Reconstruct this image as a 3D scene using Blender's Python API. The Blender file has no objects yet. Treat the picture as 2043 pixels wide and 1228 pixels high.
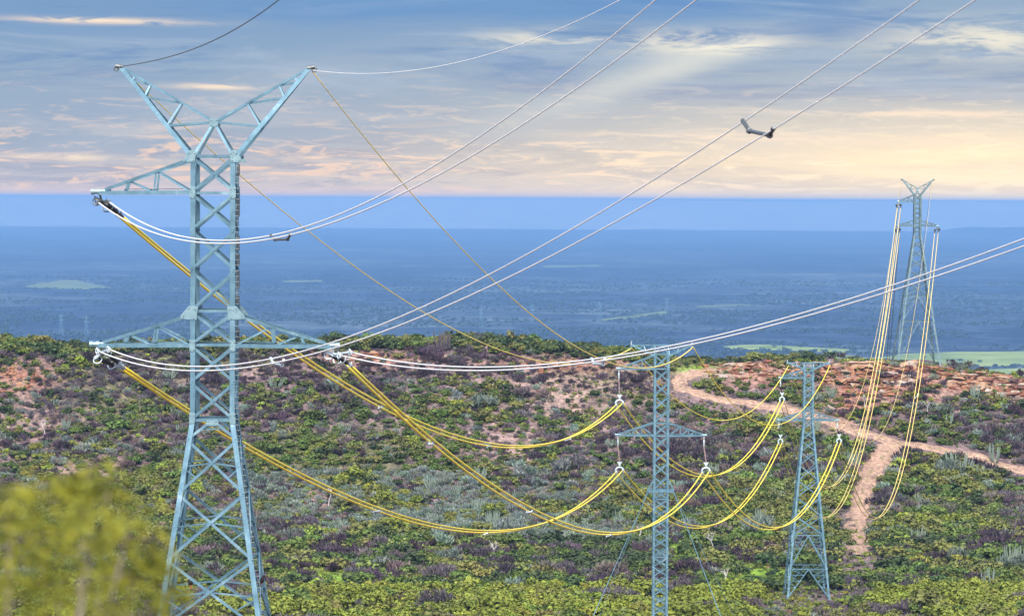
import bpy, bmesh, math, random
import numpy as np
from mathutils import Vector, Matrix, noise as mnoise

random.seed(7)
RNG = np.random.default_rng(11)
S = bpy.context.scene
COL = S.collection
F, CX, CY = 6000.0, 1021.5, 614.0           # the photograph's focal length and centre in its own pixels
HZ = 398.0
TH = math.atan((CY - HZ) / F)
ROLL = 0.0055
cT, sT, cR, sR = math.cos(TH), math.sin(TH), math.cos(ROLL), math.sin(ROLL)


def ray(px, row):
    """direction (x, z) per metre of depth y for a pixel of the photograph"""
    a = (np.asarray(px, float) - CX) / F
    b = -(np.asarray(row, float) - CY) / F
    a, b = a * cR + b * -sR, a * sR + b * cR
    y = cT + b * sT
    z = -sT + b * cT
    return a / y, z / y


def proj(x, y, z):
    x, y, z = (np.asarray(v, float) for v in (x, y, z))
    d = y * cT - z * sT
    b = (y * sT + z * cT) / d
    a = x / d
    a, b = a * cR + b * sR, -a * sR + b * cR
    return CX + F * a, CY - F * b


def at(px, row, y):
    u, v = ray(px, row)
    return Vector((float(u) * y, y, float(v) * y))


# ------------------------------------------------------------------ tagging / linking
def tag(o, label=None, cat=None, group=None, kind=None):
    if label: o['label'] = label
    if cat: o['category'] = cat
    if group: o['group'] = group
    if kind: o['kind'] = kind
    return o


def empty(name, loc=(0, 0, 0), rz=0.0):
    o = bpy.data.objects.new(name, None)
    o.empty_display_size = 0.5
    o.location = loc
    o.rotation_euler = (0, 0, rz)
    COL.objects.link(o)
    return o


def link(name, me, parent=None):
    o = bpy.data.objects.new(name, me)
    COL.objects.link(o)
    if parent: o.parent = parent
    return o


def copy_tree(o, parent=None):
    c = o.copy()
    COL.objects.link(c)
    c.parent = parent
    for ch in list(o.children):
        copy_tree(ch, c)
    return c


# ------------------------------------------------------------------ mesh collector
class MB:
    def __init__(s):
        s.v, s.f = [], []

    def add(s, vs, fs):
        n = len(s.v)
        s.v += [tuple(p) for p in vs]
        s.f += [tuple(i + n for i in q) for q in fs]

    def angle(s, p, q, n, w=0.2, t=0.03, off=0.0, flip=1):
        """steel angle section from p to q; n is the outward normal of the lattice face it lies on"""
        p, q, n = Vector(p), Vector(q), Vector(n)
        d = (q - p)
        if d.length < 1e-4: return
        d.normalize()
        n = n - d * n.dot(d)
        if n.length < 1e-4: n = d.orthogonal()
        n.normalize()
        u = d.cross(n) * flip
        sec = [(-w / 2, 0), (w / 2, 0), (w / 2, -t), (-w / 2 + t, -t), (-w / 2 + t, -w * .42), (-w / 2, -w * .42)]
        vs = [e + u * a + n * (b + off) for e in (p, q) for a, b in sec]
        fs = [(i, (i + 1) % 6, (i + 1) % 6 + 6, i + 6) for i in range(6)]
        fs += [(0, 3, 2, 1), (0, 5, 4, 3), (6, 7, 8, 9), (6, 9, 10, 11)]
        s.add(vs, fs)

    def corner(s, p, q, sx, sy, w=0.25, t=0.04):
        """corner leg angle: flanges run along x and y towards the inside of the tower"""
        sec = [(0, 0), (w, 0), (w, t), (t, t), (t, w), (0, w)]
        vs = [Vector(e) + Vector((-sx * a, -sy * b, 0)) for e in (p, q) for a, b in sec]
        fs = [(i, (i + 1) % 6, (i + 1) % 6 + 6, i + 6) for i in range(6)]
        fs += [(0, 3, 2, 1), (0, 5, 4, 3), (6, 7, 8, 9), (6, 9, 10, 11)]
        s.add(vs, fs)

    def tube(s, pts, rad, n=6, cap=True):
        pts = [Vector(p) for p in pts]
        if not hasattr(rad, '__len__'): rad = [rad] * len(pts)
        base = len(s.v)
        up = None
        for i, p in enumerate(pts):
            d = (pts[min(i + 1, len(pts) - 1)] - pts[max(i - 1, 0)]).normalized()
            if up is None: up = d.orthogonal().normalized()
            up = (up - d * up.dot(d)).normalized()
            b = d.cross(up)
            for k in range(n):
                a = 2 * math.pi * k / n
                s.v.append(tuple(p + (up * math.cos(a) + b * math.sin(a)) * rad[i]))
        for i in range(len(pts) - 1):
            for k in range(n):
                a0, a1 = base + i * n + k, base + i * n + (k + 1) % n
                s.f.append((a0, a1, a1 + n, a0 + n))
        if cap:
            s.f.append(tuple(base + k for k in reversed(range(n))))
            s.f.append(tuple(base + (len(pts) - 1) * n + k for k in range(n)))

    def plate(s, pts, n, t):
        """polygon given by pts thickened by t along n"""
        n = Vector(n).normalized()
        pts = [Vector(p) for p in pts]
        k = len(pts)
        vs = [p + n * (t / 2) for p in pts] + [p - n * (t / 2) for p in pts]
        fs = [tuple(range(k)), tuple(reversed(range(k, 2 * k)))]
        fs += [(i, i + k, (i + 1) % k + k, (i + 1) % k) for i in range(k)]
        s.add(vs, fs)

    def box(s, c, sx, sy, sz):
        c = Vector(c)
        vs = [c + Vector((a * sx / 2, b * sy / 2, d * sz / 2)) for a in (-1, 1) for b in (-1, 1) for d in (-1, 1)]
        s.add(vs, [(0, 1, 3, 2), (4, 6, 7, 5), (0, 4, 5, 1), (2, 3, 7, 6), (0, 2, 6, 4), (1, 5, 7, 3)])

    def ring(s, c, ax, R, r, a0=0.0, a1=2 * math.pi, seg=14):
        ax = Vector(ax).normalized()
        e = ax.orthogonal().normalized()
        g = ax.cross(e)
        s.tube([Vector(c) + (e * math.cos(a0 + (a1 - a0) * i / seg) + g * math.sin(a0 + (a1 - a0) * i / seg)) * R
                for i in range(seg + 1)], r, 5)

    def build(s, name, mat, parent=None, smooth=False):
        me = bpy.data.meshes.new(name)
        me.from_pydata(s.v, [], s.f)
        bm = bmesh.new(); bm.from_mesh(me)
        bmesh.ops.recalc_face_normals(bm, faces=bm.faces)
        bm.to_mesh(me); bm.free()
        me.materials.append(mat)
        if smooth: me.polygons.foreach_set('use_smooth', [True] * len(me.polygons))
        return link(name, me, parent)


def np_mesh(name, V, Q, mat, tint=None, smooth=False):
    """mesh from arrays; Q is (M,3) or (M,4)"""
    V = np.ascontiguousarray(V, np.float32); Q = np.ascontiguousarray(Q, np.int32)
    k = Q.shape[1]
    me = bpy.data.meshes.new(name)
    me.vertices.add(len(V)); me.vertices.foreach_set('co', V.ravel())
    me.loops.add(Q.size); me.loops.foreach_set('vertex_index', Q.ravel())
    me.polygons.add(len(Q))
    me.polygons.foreach_set('loop_start', np.arange(len(Q), dtype=np.int32) * k)
    me.polygons.foreach_set('loop_total', np.full(len(Q), k, np.int32))
    if smooth: me.polygons.foreach_set('use_smooth', np.ones(len(Q), bool))
    me.update(calc_edges=True)
    if tint is not None:
        a = me.attributes.new('tint', 'FLOAT_COLOR', 'POINT')
        c = np.ones((len(V), 4), np.float32); c[:, :3] = tint
        a.data.foreach_set('color', c.ravel())
    if mat: me.materials.append(mat)
    return me


# ------------------------------------------------------------------ materials
def new_mat(name):
    m = bpy.data.materials.new(name)
    m.use_nodes = True
    nt = m.node_tree
    return m, nt, nt.nodes['Principled BSDF']


def N(nt, t, **kw):
    n = nt.nodes.new(t)
    for k, v in kw.items():
        if k in n.inputs: n.inputs[k].default_value = v
        else: setattr(n, k, v)
    return n


def noise(nt, coord, scale, detail=4.0, rough=0.6):
    n = N(nt, 'ShaderNodeTexNoise', Scale=scale, Detail=detail, Roughness=rough)
    nt.links.new(coord, n.inputs['Vector'])
    return n.outputs['Fac']


def ramp(nt, fac, stops):
    r = nt.nodes.new('ShaderNodeValToRGB')
    el = r.color_ramp.elements
    while len(el) > 1: el.remove(el[-1])
    el[0].position = stops[0][0]; el[0].color = (*stops[0][1], 1)
    for p, c in stops[1:]:
        e = el.new(p); e.color = (*c, 1)
    nt.links.new(fac, r.inputs['Fac'])
    return r.outputs['Color']


def mix(nt, fac, a, b, blend='MIX'):
    m = N(nt, 'ShaderNodeMix', data_type='RGBA', blend_type=blend)
    for sock, v in ((m.inputs['Factor'], fac), (m.inputs['A'], a), (m.inputs['B'], b)):
        if sock.name in ('A', 'B') and sock.type != 'RGBA':
            continue
    ins = {i.identifier: i for i in m.inputs}
    for key, v in (('Factor_Float', fac), ('A_Color', a), ('B_Color', b)):
        if isinstance(v, (int, float)): ins[key].default_value = v
        elif isinstance(v, tuple): ins[key].default_value = (*v, 1)
        else: nt.links.new(v, ins[key])
    return [o for o in m.outputs if o.identifier == 'Result_Color'][0]


def math_n(nt, op, a, b=None, clamp=False):
    m = N(nt, 'ShaderNodeMath', operation=op, use_clamp=clamp)
    for i, v in enumerate((a, b)):
        if v is None: continue
        if isinstance(v, (int, float)): m.inputs[i].default_value = v
        else: nt.links.new(v, m.inputs[i])
    return m.outputs[0]


def metal(name, stops, metallic=0.4, rough=0.5, scale=1.5, bump=0.0):
    m, nt, b = new_mat(name)
    g = nt.nodes.new('ShaderNodeTexCoord').outputs['Object']
    nt.links.new(ramp(nt, noise(nt, g, scale, 6, .7), stops), b.inputs['Base Color'])
    b.inputs['Metallic'].default_value = metallic
    r = N(nt, 'ShaderNodeMapRange'); nt.links.new(noise(nt, g, scale * 3, 3), r.inputs['Value'])
    r.inputs['To Min'].default_value = rough - .12; r.inputs['To Max'].default_value = rough + .15
    nt.links.new(r.outputs['Result'], b.inputs['Roughness'])
    return m


M_STEEL = metal('galvanised_steel', [(.25, (.06, .125, .17)), (.45, (.115, .225, .295)), (.6, (.165, .30, .38)), (.75, (.36, .51, .58))], .4, .38, .9)
M_STEELD = metal('dull_grey_steel', [(.3, (.06, .11, .13)), (.7, (.17, .26, .29))], .3, .45, .8)
M_PLATE = metal('gusset_steel', [(.3, (.11, .20, .25)), (.7, (.25, .38, .42))], .25, .5, 5)
M_FIT = metal('fitting_steel', [(.3, (.45, .55, .60)), (.7, (.66, .74, .78))], .4, .4, 8)
M_FITD = metal('weathered_fitting', [(.3, (.05, .06, .065)), (.7, (.16, .18, .19))], .4, .5, 8)
M_RUB = metal('polymer_insulator', [(.3, (.012, .010, .012)), (.7, (.03, .025, .028))], 0, .45, 8)
M_RUBL = metal('brown_insulator', [(.3, (.22, .15, .14)), (.7, (.32, .24, .22))], 0, .5, 3)
M_YEL = metal('glow_tinted_conductor', [(.3, (.98, .70, .02)), (.7, (1.0, .84, .10))], 0, .5, .1)  # aluminium wire with the reflected sunset glow put into its colour
M_WHT = metal('bright_conductor', [(.3, (.78, .78, .75)), (.7, (.86, .86, .82))], .1, .5, .1)
M_PALE = metal('pale_glow_conductor', [(.3, (.86, .64, .16)), (.7, (.94, .74, .24))], .1, .45, .1)  # same conductor, a paler sunset glow painted into the last span
M_DRK = metal('dull_conductor', [(.3, (.10, .10, .11)), (.7, (.18, .18, .19))], .3, .5, .6)
M_EW = metal('glow_tinted_earth_wire', [(.3, (.90, .68, .10)), (.7, (.96, .76, .18))], 0, .45, .1)  # earth wire tinted yellow for the sunset it reflects
M_BIRD = metal('black_feathers', [(.3, (.006, .005, .006)), (.7, (.016, .012, .012))], 0, .6, 20)
M_BIRDR = metal('rusty_feathers', [(.3, (.20, .07, .03)), (.7, (.32, .12, .05))], 0, .7, 20)


def mat_foliage(name='foliage', trans=0.25):
    m, nt, b = new_mat(name)
    a = N(nt, 'ShaderNodeAttribute', attribute_name='tint')
    oi = nt.nodes.new('ShaderNodeObjectInfo')
    hs = N(nt, 'ShaderNodeHueSaturation')
    nt.links.new(a.outputs['Color'], hs.inputs['Color'])
    v = N(nt, 'ShaderNodeMapRange'); nt.links.new(oi.outputs['Random'], v.inputs['Value'])
    v.inputs['To Min'].default_value = .85; v.inputs['To Max'].default_value = 1.15
    nt.links.new(v.outputs['Result'], hs.inputs['Value'])
    nt.links.new(hs.outputs['Color'], b.inputs['Base Color'])
    b.inputs['Roughness'].default_value = .7
    b.inputs['Specular IOR Level'].default_value = .25
    tr = nt.nodes.new('ShaderNodeBsdfTranslucent')
    nt.links.new(hs.outputs['Color'], tr.inputs['Color'])
    mx = N(nt, 'ShaderNodeMixShader'); mx.inputs[0].default_value = trans
    nt.links.new(b.outputs[0], mx.inputs[1]); nt.links.new(tr.outputs[0], mx.inputs[2])
    nt.links.new(mx.outputs[0], nt.nodes['Material Output'].inputs['Surface'])
    return m


M_LEAF = mat_foliage()


def mat_tinted(name, scale, amp, rough=.9, bump=.3, fine=2.5):
    """ground-like material: vertex tint broken up by two noises"""
    m, nt, b = new_mat(name)
    a = N(nt, 'ShaderNodeAttribute', attribute_name='tint').outputs['Color']
    g = nt.nodes.new('ShaderNodeTexCoord').outputs['Object']
    n1 = ramp(nt, noise(nt, g, scale, 8, .7), [(.28, (.45, .40, .42)), (.5, (1, 1, 1)), (.72, (1.5, 1.42, 1.35))])
    c = mix(nt, amp, a, n1, 'MULTIPLY')
    n2 = ramp(nt, noise(nt, g, fine, 5, .75), [(.34, (.42, .38, .42)), (.5, (.9, .9, .9)), (.66, (1.9, 1.8, 1.75))])
    c = mix(nt, amp, c, n2, 'MULTIPLY')
    nt.links.new(c, b.inputs['Base Color'])
    b.inputs['Roughness'].default_value = rough
    b.inputs['Specular IOR Level'].default_value = .15
    bp = N(nt, 'ShaderNodeBump', Strength=bump, Distance=.5)
    nt.links.new(noise(nt, g, fine, 6, .7), bp.inputs['Height'])
    nt.links.new(bp.outputs['Normal'], b.inputs['Normal'])
    return m


M_SOIL = mat_tinted('hillside_soil', .12, .85, fine=.8)
M_ROAD = mat_tinted('dirt_track', .3, .6, fine=1.1)


def mat_rock():
    m, nt, b = new_mat('weathered_rock')
    g = nt.nodes.new('ShaderNodeTexCoord').outputs['Object']
    oi = nt.nodes.new('ShaderNodeObjectInfo')
    ad = N(nt, 'ShaderNodeVectorMath', operation='ADD')
    nt.links.new(g, ad.inputs[0]); nt.links.new(oi.outputs['Location'], ad.inputs[1])
    f = math_n(nt, 'ADD', noise(nt, ad.outputs[0], .45, 7, .75), math_n(nt, 'MULTIPLY', math_n(nt, 'SUBTRACT', oi.outputs['Random'], .5), .42))
    c = ramp(nt, f, [(.22, (.06, .032, .03)), (.38, (.20, .075, .045)), (.5, (.30, .145, .075)), (.6, (.31, .20, .12)), (.75, (.35, .31, .28))])
    nt.links.new(c, b.inputs['Base Color'])
    b.inputs['Roughness'].default_value = .85
    bp = N(nt, 'ShaderNodeBump', Strength=.6, Distance=.4)
    mp = N(nt, 'ShaderNodeMapping'); mp.inputs['Scale'].default_value = (1, 1, 4)
    nt.links.new(g, mp.inputs['Vector'])
    nt.links.new(noise(nt, mp.outputs[0], 1.1, 6, .7), bp.inputs['Height'])
    nt.links.new(bp.outputs['Normal'], b.inputs['Normal'])
    return m


M_ROCK = mat_rock()


def mat_plain():
    m, nt, b = new_mat('plain_scrubland')
    g = nt.nodes.new('ShaderNodeTexCoord').outputs['Object']
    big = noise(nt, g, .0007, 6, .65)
    c1 = ramp(nt, big, [(.3, (.014, .024, .054)), (.5, (.027, .043, .076)), (.66, (.062, .086, .105))])  # blue of the distant air is mixed into the ground colour
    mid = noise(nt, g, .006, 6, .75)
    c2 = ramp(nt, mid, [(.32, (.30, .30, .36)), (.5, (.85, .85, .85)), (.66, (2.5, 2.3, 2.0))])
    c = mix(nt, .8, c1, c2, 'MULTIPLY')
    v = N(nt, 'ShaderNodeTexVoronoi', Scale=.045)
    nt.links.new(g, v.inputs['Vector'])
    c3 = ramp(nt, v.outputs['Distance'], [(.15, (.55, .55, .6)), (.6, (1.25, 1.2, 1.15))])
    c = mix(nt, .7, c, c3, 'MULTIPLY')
    nt.links.new(c, b.inputs['Base Color'])
    b.inputs['Roughness'].default_value = .95
    b.inputs['Specular IOR Level'].default_value = 0.0
    return m


M_PLAIN = mat_plain()


def mat_simple(name, stops, scale, rough=.95):
    m, nt, b = new_mat(name)
    g = nt.nodes.new('ShaderNodeTexCoord').outputs['Object']
    nt.links.new(ramp(nt, noise(nt, g, scale, 6, .7), stops), b.inputs['Base Color'])
    b.inputs['Roughness'].default_value = rough
    b.inputs['Specular IOR Level'].default_value = .1
    return m


M_FIELD = mat_simple('pale_field', [(.3, (.10, .15, .04)), (.5, (.20, .26, .07)), (.7, (.30, .33, .12))], .006)
M_FIELDF = mat_simple('faint_far_field', [(.3, (.06, .09, .05)), (.5, (.12, .16, .07)), (.7, (.17, .20, .10))], .004)
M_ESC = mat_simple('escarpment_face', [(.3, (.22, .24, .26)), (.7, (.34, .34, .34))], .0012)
M_BARK = mat_simple('bark', [(.3, (.22, .17, .17)), (.7, (.40, .32, .31))], 6)

# ------------------------------------------------------------------ terrain
YT = np.arange(-60, 1001, 1.0)


def smooth_tab(tab, k):
    e = np.pad(tab, k, mode='edge')
    return np.convolve(e, np.ones(2 * k + 1) / (2 * k + 1), 'valid')


NEAR = smooth_tab(np.interp(YT, [-60, -10, 0, 6, 60, 130, 250, 384, 450, 500, 541, 1000],
                            [1, -1.5, -1.9, -2.4, -13, -27.5, -52, -73.5, -78.6, -78.8, -75.4, -75.4]), 8)
ROWS = smooth_tab(np.interp(YT, [-60, 500, 540, 566, 600, 650, 703, 730, 755, 775, 795, 808, 830, 1000],
                            [1320, 1320, 1236, 1188, 1146, 1092, 1030, 968, 895, 832, 765, 723, 700, 690]), 5)
CREST_P = [-600, 0, 180, 400, 640, 900, 1100, 1250, 1350, 1450, 1560, 1650, 1850, 1950, 2043, 2200, 2600]
CREST_R = [690, 690, 697, 694, 690, 682, 696, 709, 720, 726, 722, 722, 727, 743, 757, 778, 815]


def sstep(a, b, x):
    t = np.clip((x - a) / (b - a), 0, 1)
    return t * t * (3 - 2 * t)


def zt(x, y):
    x = np.asarray(x, float); y = np.asarray(y, float)
    yc = np.maximum(y, 200.)
    px = np.clip(CX + F * x / yc, -600, 2600)
    yy = np.minimum(y, 810.)
    row = np.interp(yy, YT, ROWS) + (np.interp(px, CREST_P, CREST_R) - 721) * sstep(600, 806, yy)
    hill = ray(px, row)[1] * np.maximum(yy, 500)
    near = np.interp(y, YT, NEAR)
    z = near + (hill - near) * sstep(525, 560, y)
    back = np.maximum(y - 812, 0)
    z = z - back * .03 - np.maximum(back - 45, 0) * .36
    w = .45 * np.sin(x * .083 + 1.3) * np.sin(y * .071) + .3 * np.sin(x * .19 + y * .11) + .18 * np.sin(x * .41 - y * .27)
    z = z + w * sstep(480, 560, y)
    return np.maximum(z, -403.)


def on_ground(px, row):
    u, v = ray(px, row)
    ys = np.arange(505, 830, .5)
    d = v * ys - zt(u * ys, ys)
    i = np.argmax(d < 0) if (d < 0).any() else len(ys) - 1
    y = ys[i]
    return np.array([u * y, y])


def wnoise(x, y, sc, seed):
    """cheap smooth value noise for tint and density maps"""
    r = np.random.default_rng(seed)
    G = r.random((64, 64))
    a, b = np.asarray(x) / sc + 100.3, np.asarray(y) / sc + 57.1
    i, j = np.floor(a).astype(int), np.floor(b).astype(int)
    fa, fb = a - i, b - j
    fa, fb = fa * fa * (3 - 2 * fa), fb * fb * (3 - 2 * fb)
    g = lambda p, q: G[p % 64, q % 64]
    return (g(i, j) * (1 - fa) + g(i + 1, j) * fa) * (1 - fb) + (g(i, j + 1) * (1 - fa) + g(i + 1, j + 1) * fa) * fb


# roads as ground paths
def path(pts, n):
    P = np.array([on_ground(*p) for p in pts])
    t = np.linspace(0, len(P) - 1, n)
    Q = np.stack([np.interp(t, np.arange(len(P)), P[:, k]) for k in (0, 1)], 1)
    for _ in range(6):
        Q[1:-1] = (Q[:-2] + 2 * Q[1:-1] + Q[2:]) / 4
    return Q


ROAD1 = path([(1425, 738), (1385, 745), (1356, 757), (1355, 774), (1400, 789), (1480, 802), (1560, 815), (1640, 838), (1700, 860),
              (1780, 884), (1850, 893), (1930, 906), (2043, 940), (2180, 985)], 160)
ROAD2 = path([(1800, 884), (1768, 905), (1738, 940), (1718, 990), (1708, 1040), (1712, 1108)], 90)


def road_dist(x, y):
    d = np.full(np.shape(x), 1e9)
    for R in (ROAD1, ROAD2):
        for p in R[::3]:
            d = np.minimum(d, np.hypot(x - p[0], y - p[1]))
    return d


# zone map in terms of where on the hill a point lies (photo bearing and height on the slope)
def blob(px, row, cx, cy, rx, ry):
    return np.exp(-(((px - cx) / rx) ** 2 + ((row - cy) / ry) ** 2))


def zones(x, y):
    px, row = proj(x, y, zt(x, y))
    cr = np.interp(px, CREST_P, CREST_R)
    h = row - cr                                            # distance below the crest
    rock = np.maximum.reduce([
        sstep(1400, 1480, px) * (1 - sstep(28, 62, h)) * sstep(-3, 3, h + 3) * (1 - .5 * (np.abs(px - 1600) < 40)),
        blob(px, row, 1700, 790, 55, 60), blob(px, row, 1760, 770, 70, 40), blob(px, row, 1880, 775, 60, 25),
        .9 * blob(px, row, 30, 755, 95, 32), .9 * blob(px, row, 740, 715, 95, 16), .95 * blob(px, row, 1150, 727, 170, 14)])
    bare = np.maximum.reduce([.45 * blob(px, row, 1150, 790, 150, 70), .45 * blob(px, row, 1020, 880, 110, 40),
                              .55 * blob(px, row, 130, 945, 40, 22), .5 * blob(px, row, 1540, 1090, 70, 22),
                              .4 * blob(px, row, 820, 1150, 60, 10), .4 * blob(px, row, 1250, 1160, 50, 12),
                              .4 * blob(px, row, 640, 1000, 60, 22), .45 * blob(px, row, 60, 850, 80, 40),
                              .75 * blob(px, row, 1395, 740, 40, 12)])
    grass = np.maximum.reduce([blob(px, row, 1500, 1150, 90, 32), blob(px, row, 620, 1155, 110, 18), blob(px, row, 880, 1150, 60, 12),
                               blob(px, row, 1345, 1105, 20, 50), .8 * blob(px, row, 1390, 735, 45, 9)])
    return px, row, h, rock, bare, grass


def build_terrain():
    ys = np.concatenate([np.arange(-60, 500, 10), np.arange(500, 850, 1.3), np.arange(850, 2300, 25)])
    us = np.linspace(-.5, .5, 421)
    Y, U = np.meshgrid(ys, us, indexing='ij')
    X = U * (Y + 150)
    Z = zt(X, Y)
    ny, nx = X.shape
    idx = np.arange(ny * nx).reshape(ny, nx)
    Q = np.stack([idx[:-1, :-1], idx[:-1, 1:], idx[1:, 1:], idx[1:, :-1]], -1).reshape(-1, 4)
    x, y = X.ravel(), Y.ravel()
    px, row, h, rock, bare, grass = zones(x, np.maximum(y, 400))
    n1 = wnoise(x, y, 9, 3); n2 = wnoise(x, y, 3.1, 4); n3 = wnoise(x, y, 30, 5)
    soil = np.array([.20, .145, .145]) * (.7 + .6 * n1)[:, None]
    litter = np.array([.075, .062, .068])
    green = np.array([.085, .115, .03])
    pale = np.array([.32, .23, .20])
    red = np.array([.20, .10, .07])
    c = litter + (soil - litter) * np.clip(n2 * .9 - .05, 0, 1)[:, None]
    c = c + (green - c) * (sstep(.5, .8, n3) * .5)[:, None]
    k = np.clip(bare * 1.3 * (.5 + n2), 0, 1)[:, None]; c = c + (pale - c) * k
    k = np.clip(rock * 1.2, 0, 1)[:, None]; c = c + ((red * (.35 + .65 * n1[:, None]) + pale * .65 * (1 - n1[:, None])) - c) * k
    gr = np.array([.15, .25, .03])
    k = np.clip(grass * 1.5 * (.55 + .7 * n2), 0, 1)[:, None]; c = c + (gr - c) * k
    me = np_mesh('hillside', np.stack([x, y, Z.ravel()], 1), Q, M_SOIL, c, True)
    tag(link('hillside', me), kind='structure')

    # roads
    def ribbon(R, w, name):
        T = np.gradient(R, axis=0); T /= np.linalg.norm(T, axis=1)[:, None] + 1e-9
        Nn = np.stack([-T[:, 1], T[:, 0]], 1)
        m = 9
        V, tn = [], []
        rr = np.random.default_rng(5)
        for i, p in enumerate(R):
            ww = (w[i] if hasattr(w, '__len__') else w) * (1 + .18 * math.sin(i * .7) + .1 * math.sin(i * 1.9))
            for j in range(m):
                s = (j / (m - 1) - .5) * ww
                q = p + Nn[i] * s
                rut = 1 if j in (2, 6) else 0
                V.append((q[0], q[1], float(zt(q[0], q[1])) + (.30 if 0 < j < m - 1 else -.15) - .06 * rut))
                base = np.array([.33, .225, .17]) if 0 < j < m - 1 else np.array([.20, .14, .11])
                if j == 4 and math.sin(i * .9) + math.sin(i * .37) > .2: base = np.array([.22, .18, .10])
                tn.append(base * (.82 if rut else 1.0) * rr.uniform(.85, 1.15))
        idx = np.arange(len(V)).reshape(len(R), m)
        Q = np.stack([idx[:-1, :-1], idx[:-1, 1:], idx[1:, 1:], idx[1:, :-1]], -1).reshape(-1, 4)
        tag(link(name, np_mesh(name, np.array(V), Q, M_ROAD, np.array(tn), True)), kind='structure')
    ribbon(ROAD1, 4.2, 'dirt_road')
    ribbon(ROAD2, np.interp(np.linspace(0, 1, len(ROAD2)), [0, .2, .5, 1], [8.5, 8, 5.5, 5.5]), 'dirt_track')


build_terrain()

# ------------------------------------------------------------------ far plain, fields, escarpment
ZP = -400.0


def far_sheet():
    ys = np.concatenate([np.linspace(1500, 12000, 60), np.geomspace(12200, 47000, 60), np.geomspace(47500, 72000, 20)])
    us = np.linspace(-.55, .55, 121)
    Y, U = np.meshgrid(ys, us, indexing='ij')
    X = U * (Y + 1500)
    Z = np.full_like(X, ZP)
    px = CX + F * X / Y
    # escarpment 42 km away: face rising to a long level top
    edge = 42000 + 900 * np.sin(px * .004) + 500 * np.sin(px * .013)
    top = ray(px, np.interp(px, [-900, 0, 430, 880, 1070, 1190, 1215, 1420, 1640, 1700, 1870, 2043, 3000],
                            [390.5, 391.5, 392.5, 395.5, 397, 396, 398, 401, 402.5, 401.5, 402, 402, 404]))[1] * 44500
    Z = Z + (top - ZP) * sstep(0, 2200, Y - edge)
    return X, Y, Z


def build_plain():
    X, Y, Z = far_sheet()
    k = 112                                                  # first rows: the plain; the rest: the escarpment
    def sheet(name, sl, mat):
        x, y, z = X[sl], Y[sl], Z[sl]
        ny, nx = x.shape
        idx = np.arange(ny * nx).reshape(ny, nx)
        Q = np.stack([idx[:-1, :-1], idx[:-1, 1:], idx[1:, 1:], idx[1:, :-1]], -1).reshape(-1, 4)
        tag(link(name, np_mesh(name, np.stack([x.ravel(), y.ravel(), z.ravel()], 1), Q, mat, None, True)), kind='structure')
    j = int(np.argmax(Y[:, 0] > 40500))
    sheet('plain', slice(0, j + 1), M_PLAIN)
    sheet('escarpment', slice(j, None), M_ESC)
    # low nearer mesa at the right end of the plain
    V, m = [], 70
    pxs = np.linspace(1790, 2600, m)
    for i, p in enumerate(pxs):
        hgt = 85 * sstep(1800, 1960, p) + 6 * math.sin(p * .05)
        for yy, zz in ((36200, 0), (36700, .75), (37000, 1), (38500, 1), (39500, 0)):
            V.append(((p - CX) / F * yy, yy, ZP - 2 + max(hgt, 0) * zz))
    idx = np.arange(len(V)).reshape(m, 5)
    Q = np.stack([idx[:-1, :-1], idx[1:, :-1], idx[1:, 1:], idx[:-1, 1:]], -1).reshape(-1, 4)
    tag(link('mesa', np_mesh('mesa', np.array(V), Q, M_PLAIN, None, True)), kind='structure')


build_plain()
FIELDS = [[(1440, 690), (1500, 687), (1580, 690), (1650, 694), (1700, 697), (1690, 704), (1600, 700), (1520, 698), (1460, 697)],
          [(1560, 707), (1700, 708), (1745, 716), (1560, 716)],
          [(1735, 716), (1800, 706), (1900, 702), (2043, 700), (2260, 699), (2260, 726), (2043, 728), (1960, 731), (1900, 726), (1800, 722)],
          [(1930, 738), (2100, 733), (2200, 750), (2000, 752)],
          [(42, 572), (75, 566), (110, 560), (150, 558), (190, 567), (222, 574), (160, 577), (90, 575)],
          [(1196, 637), (1255, 629), (1330, 620), (1336, 624), (1270, 634), (1210, 640)],
          [(1380, 610), (1480, 607), (1500, 609), (1400, 613)], [(1080, 530), (1190, 528), (1200, 531), (1090, 533)],
          [(560, 560), (640, 559), (650, 562), (570, 563)]]


def build_fields():
    for fi, fpts in enumerate(FIELDS):
        P = []
        for k in range(len(fpts)):
            a, b = np.array(fpts[k], float), np.array(fpts[(k + 1) % len(fpts)], float)
            for t in (0, .33, .66):
                q = a + (b - a) * t + RNG.normal(0, 1, 2) * np.array([3, .5])
                u, v = ray(q[0], q[1])
                yy = (ZP + 1.5) / float(v)
                P.append((float(u) * yy, yy, ZP + 1.5))
        me = bpy.data.meshes.new('field')
        me.from_pydata(P, [], [tuple(range(len(P)))])
        bm = bmesh.new(); bm.from_mesh(me)
        bmesh.ops.triangulate(bm, faces=bm.faces)
        for f in bm.faces:
            if f.normal.z < 0: f.normal_flip()
        bm.to_mesh(me); bm.free()
        me.materials.append(M_FIELD if fi < 4 else M_FIELDF)
        tag(link('field', me), kind='structure')


build_fields()


# ------------------------------------------------------------------ foliage arrays
def quads_at(C, Nv, Tv, sw, sl):
    """one quad per centre C with normal Nv, long axis Tv"""
    Nv = Nv / (np.linalg.norm(Nv, axis=1)[:, None] + 1e-9)
    Tv = Tv - Nv * (Tv * Nv).sum(1)[:, None]
    Tv = Tv / (np.linalg.norm(Tv, axis=1)[:, None] + 1e-9)
    B = np.cross(Nv, Tv)
    sw, sl = sw[:, None] / 2, sl[:, None] / 2
    V = np.stack([C - Tv * sl, C + B * sw * .9 - Tv * sl * .1, C + Tv * sl, C - B * sw * .9 + Tv * sl * .1], 1).reshape(-1, 3)
    return V


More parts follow.
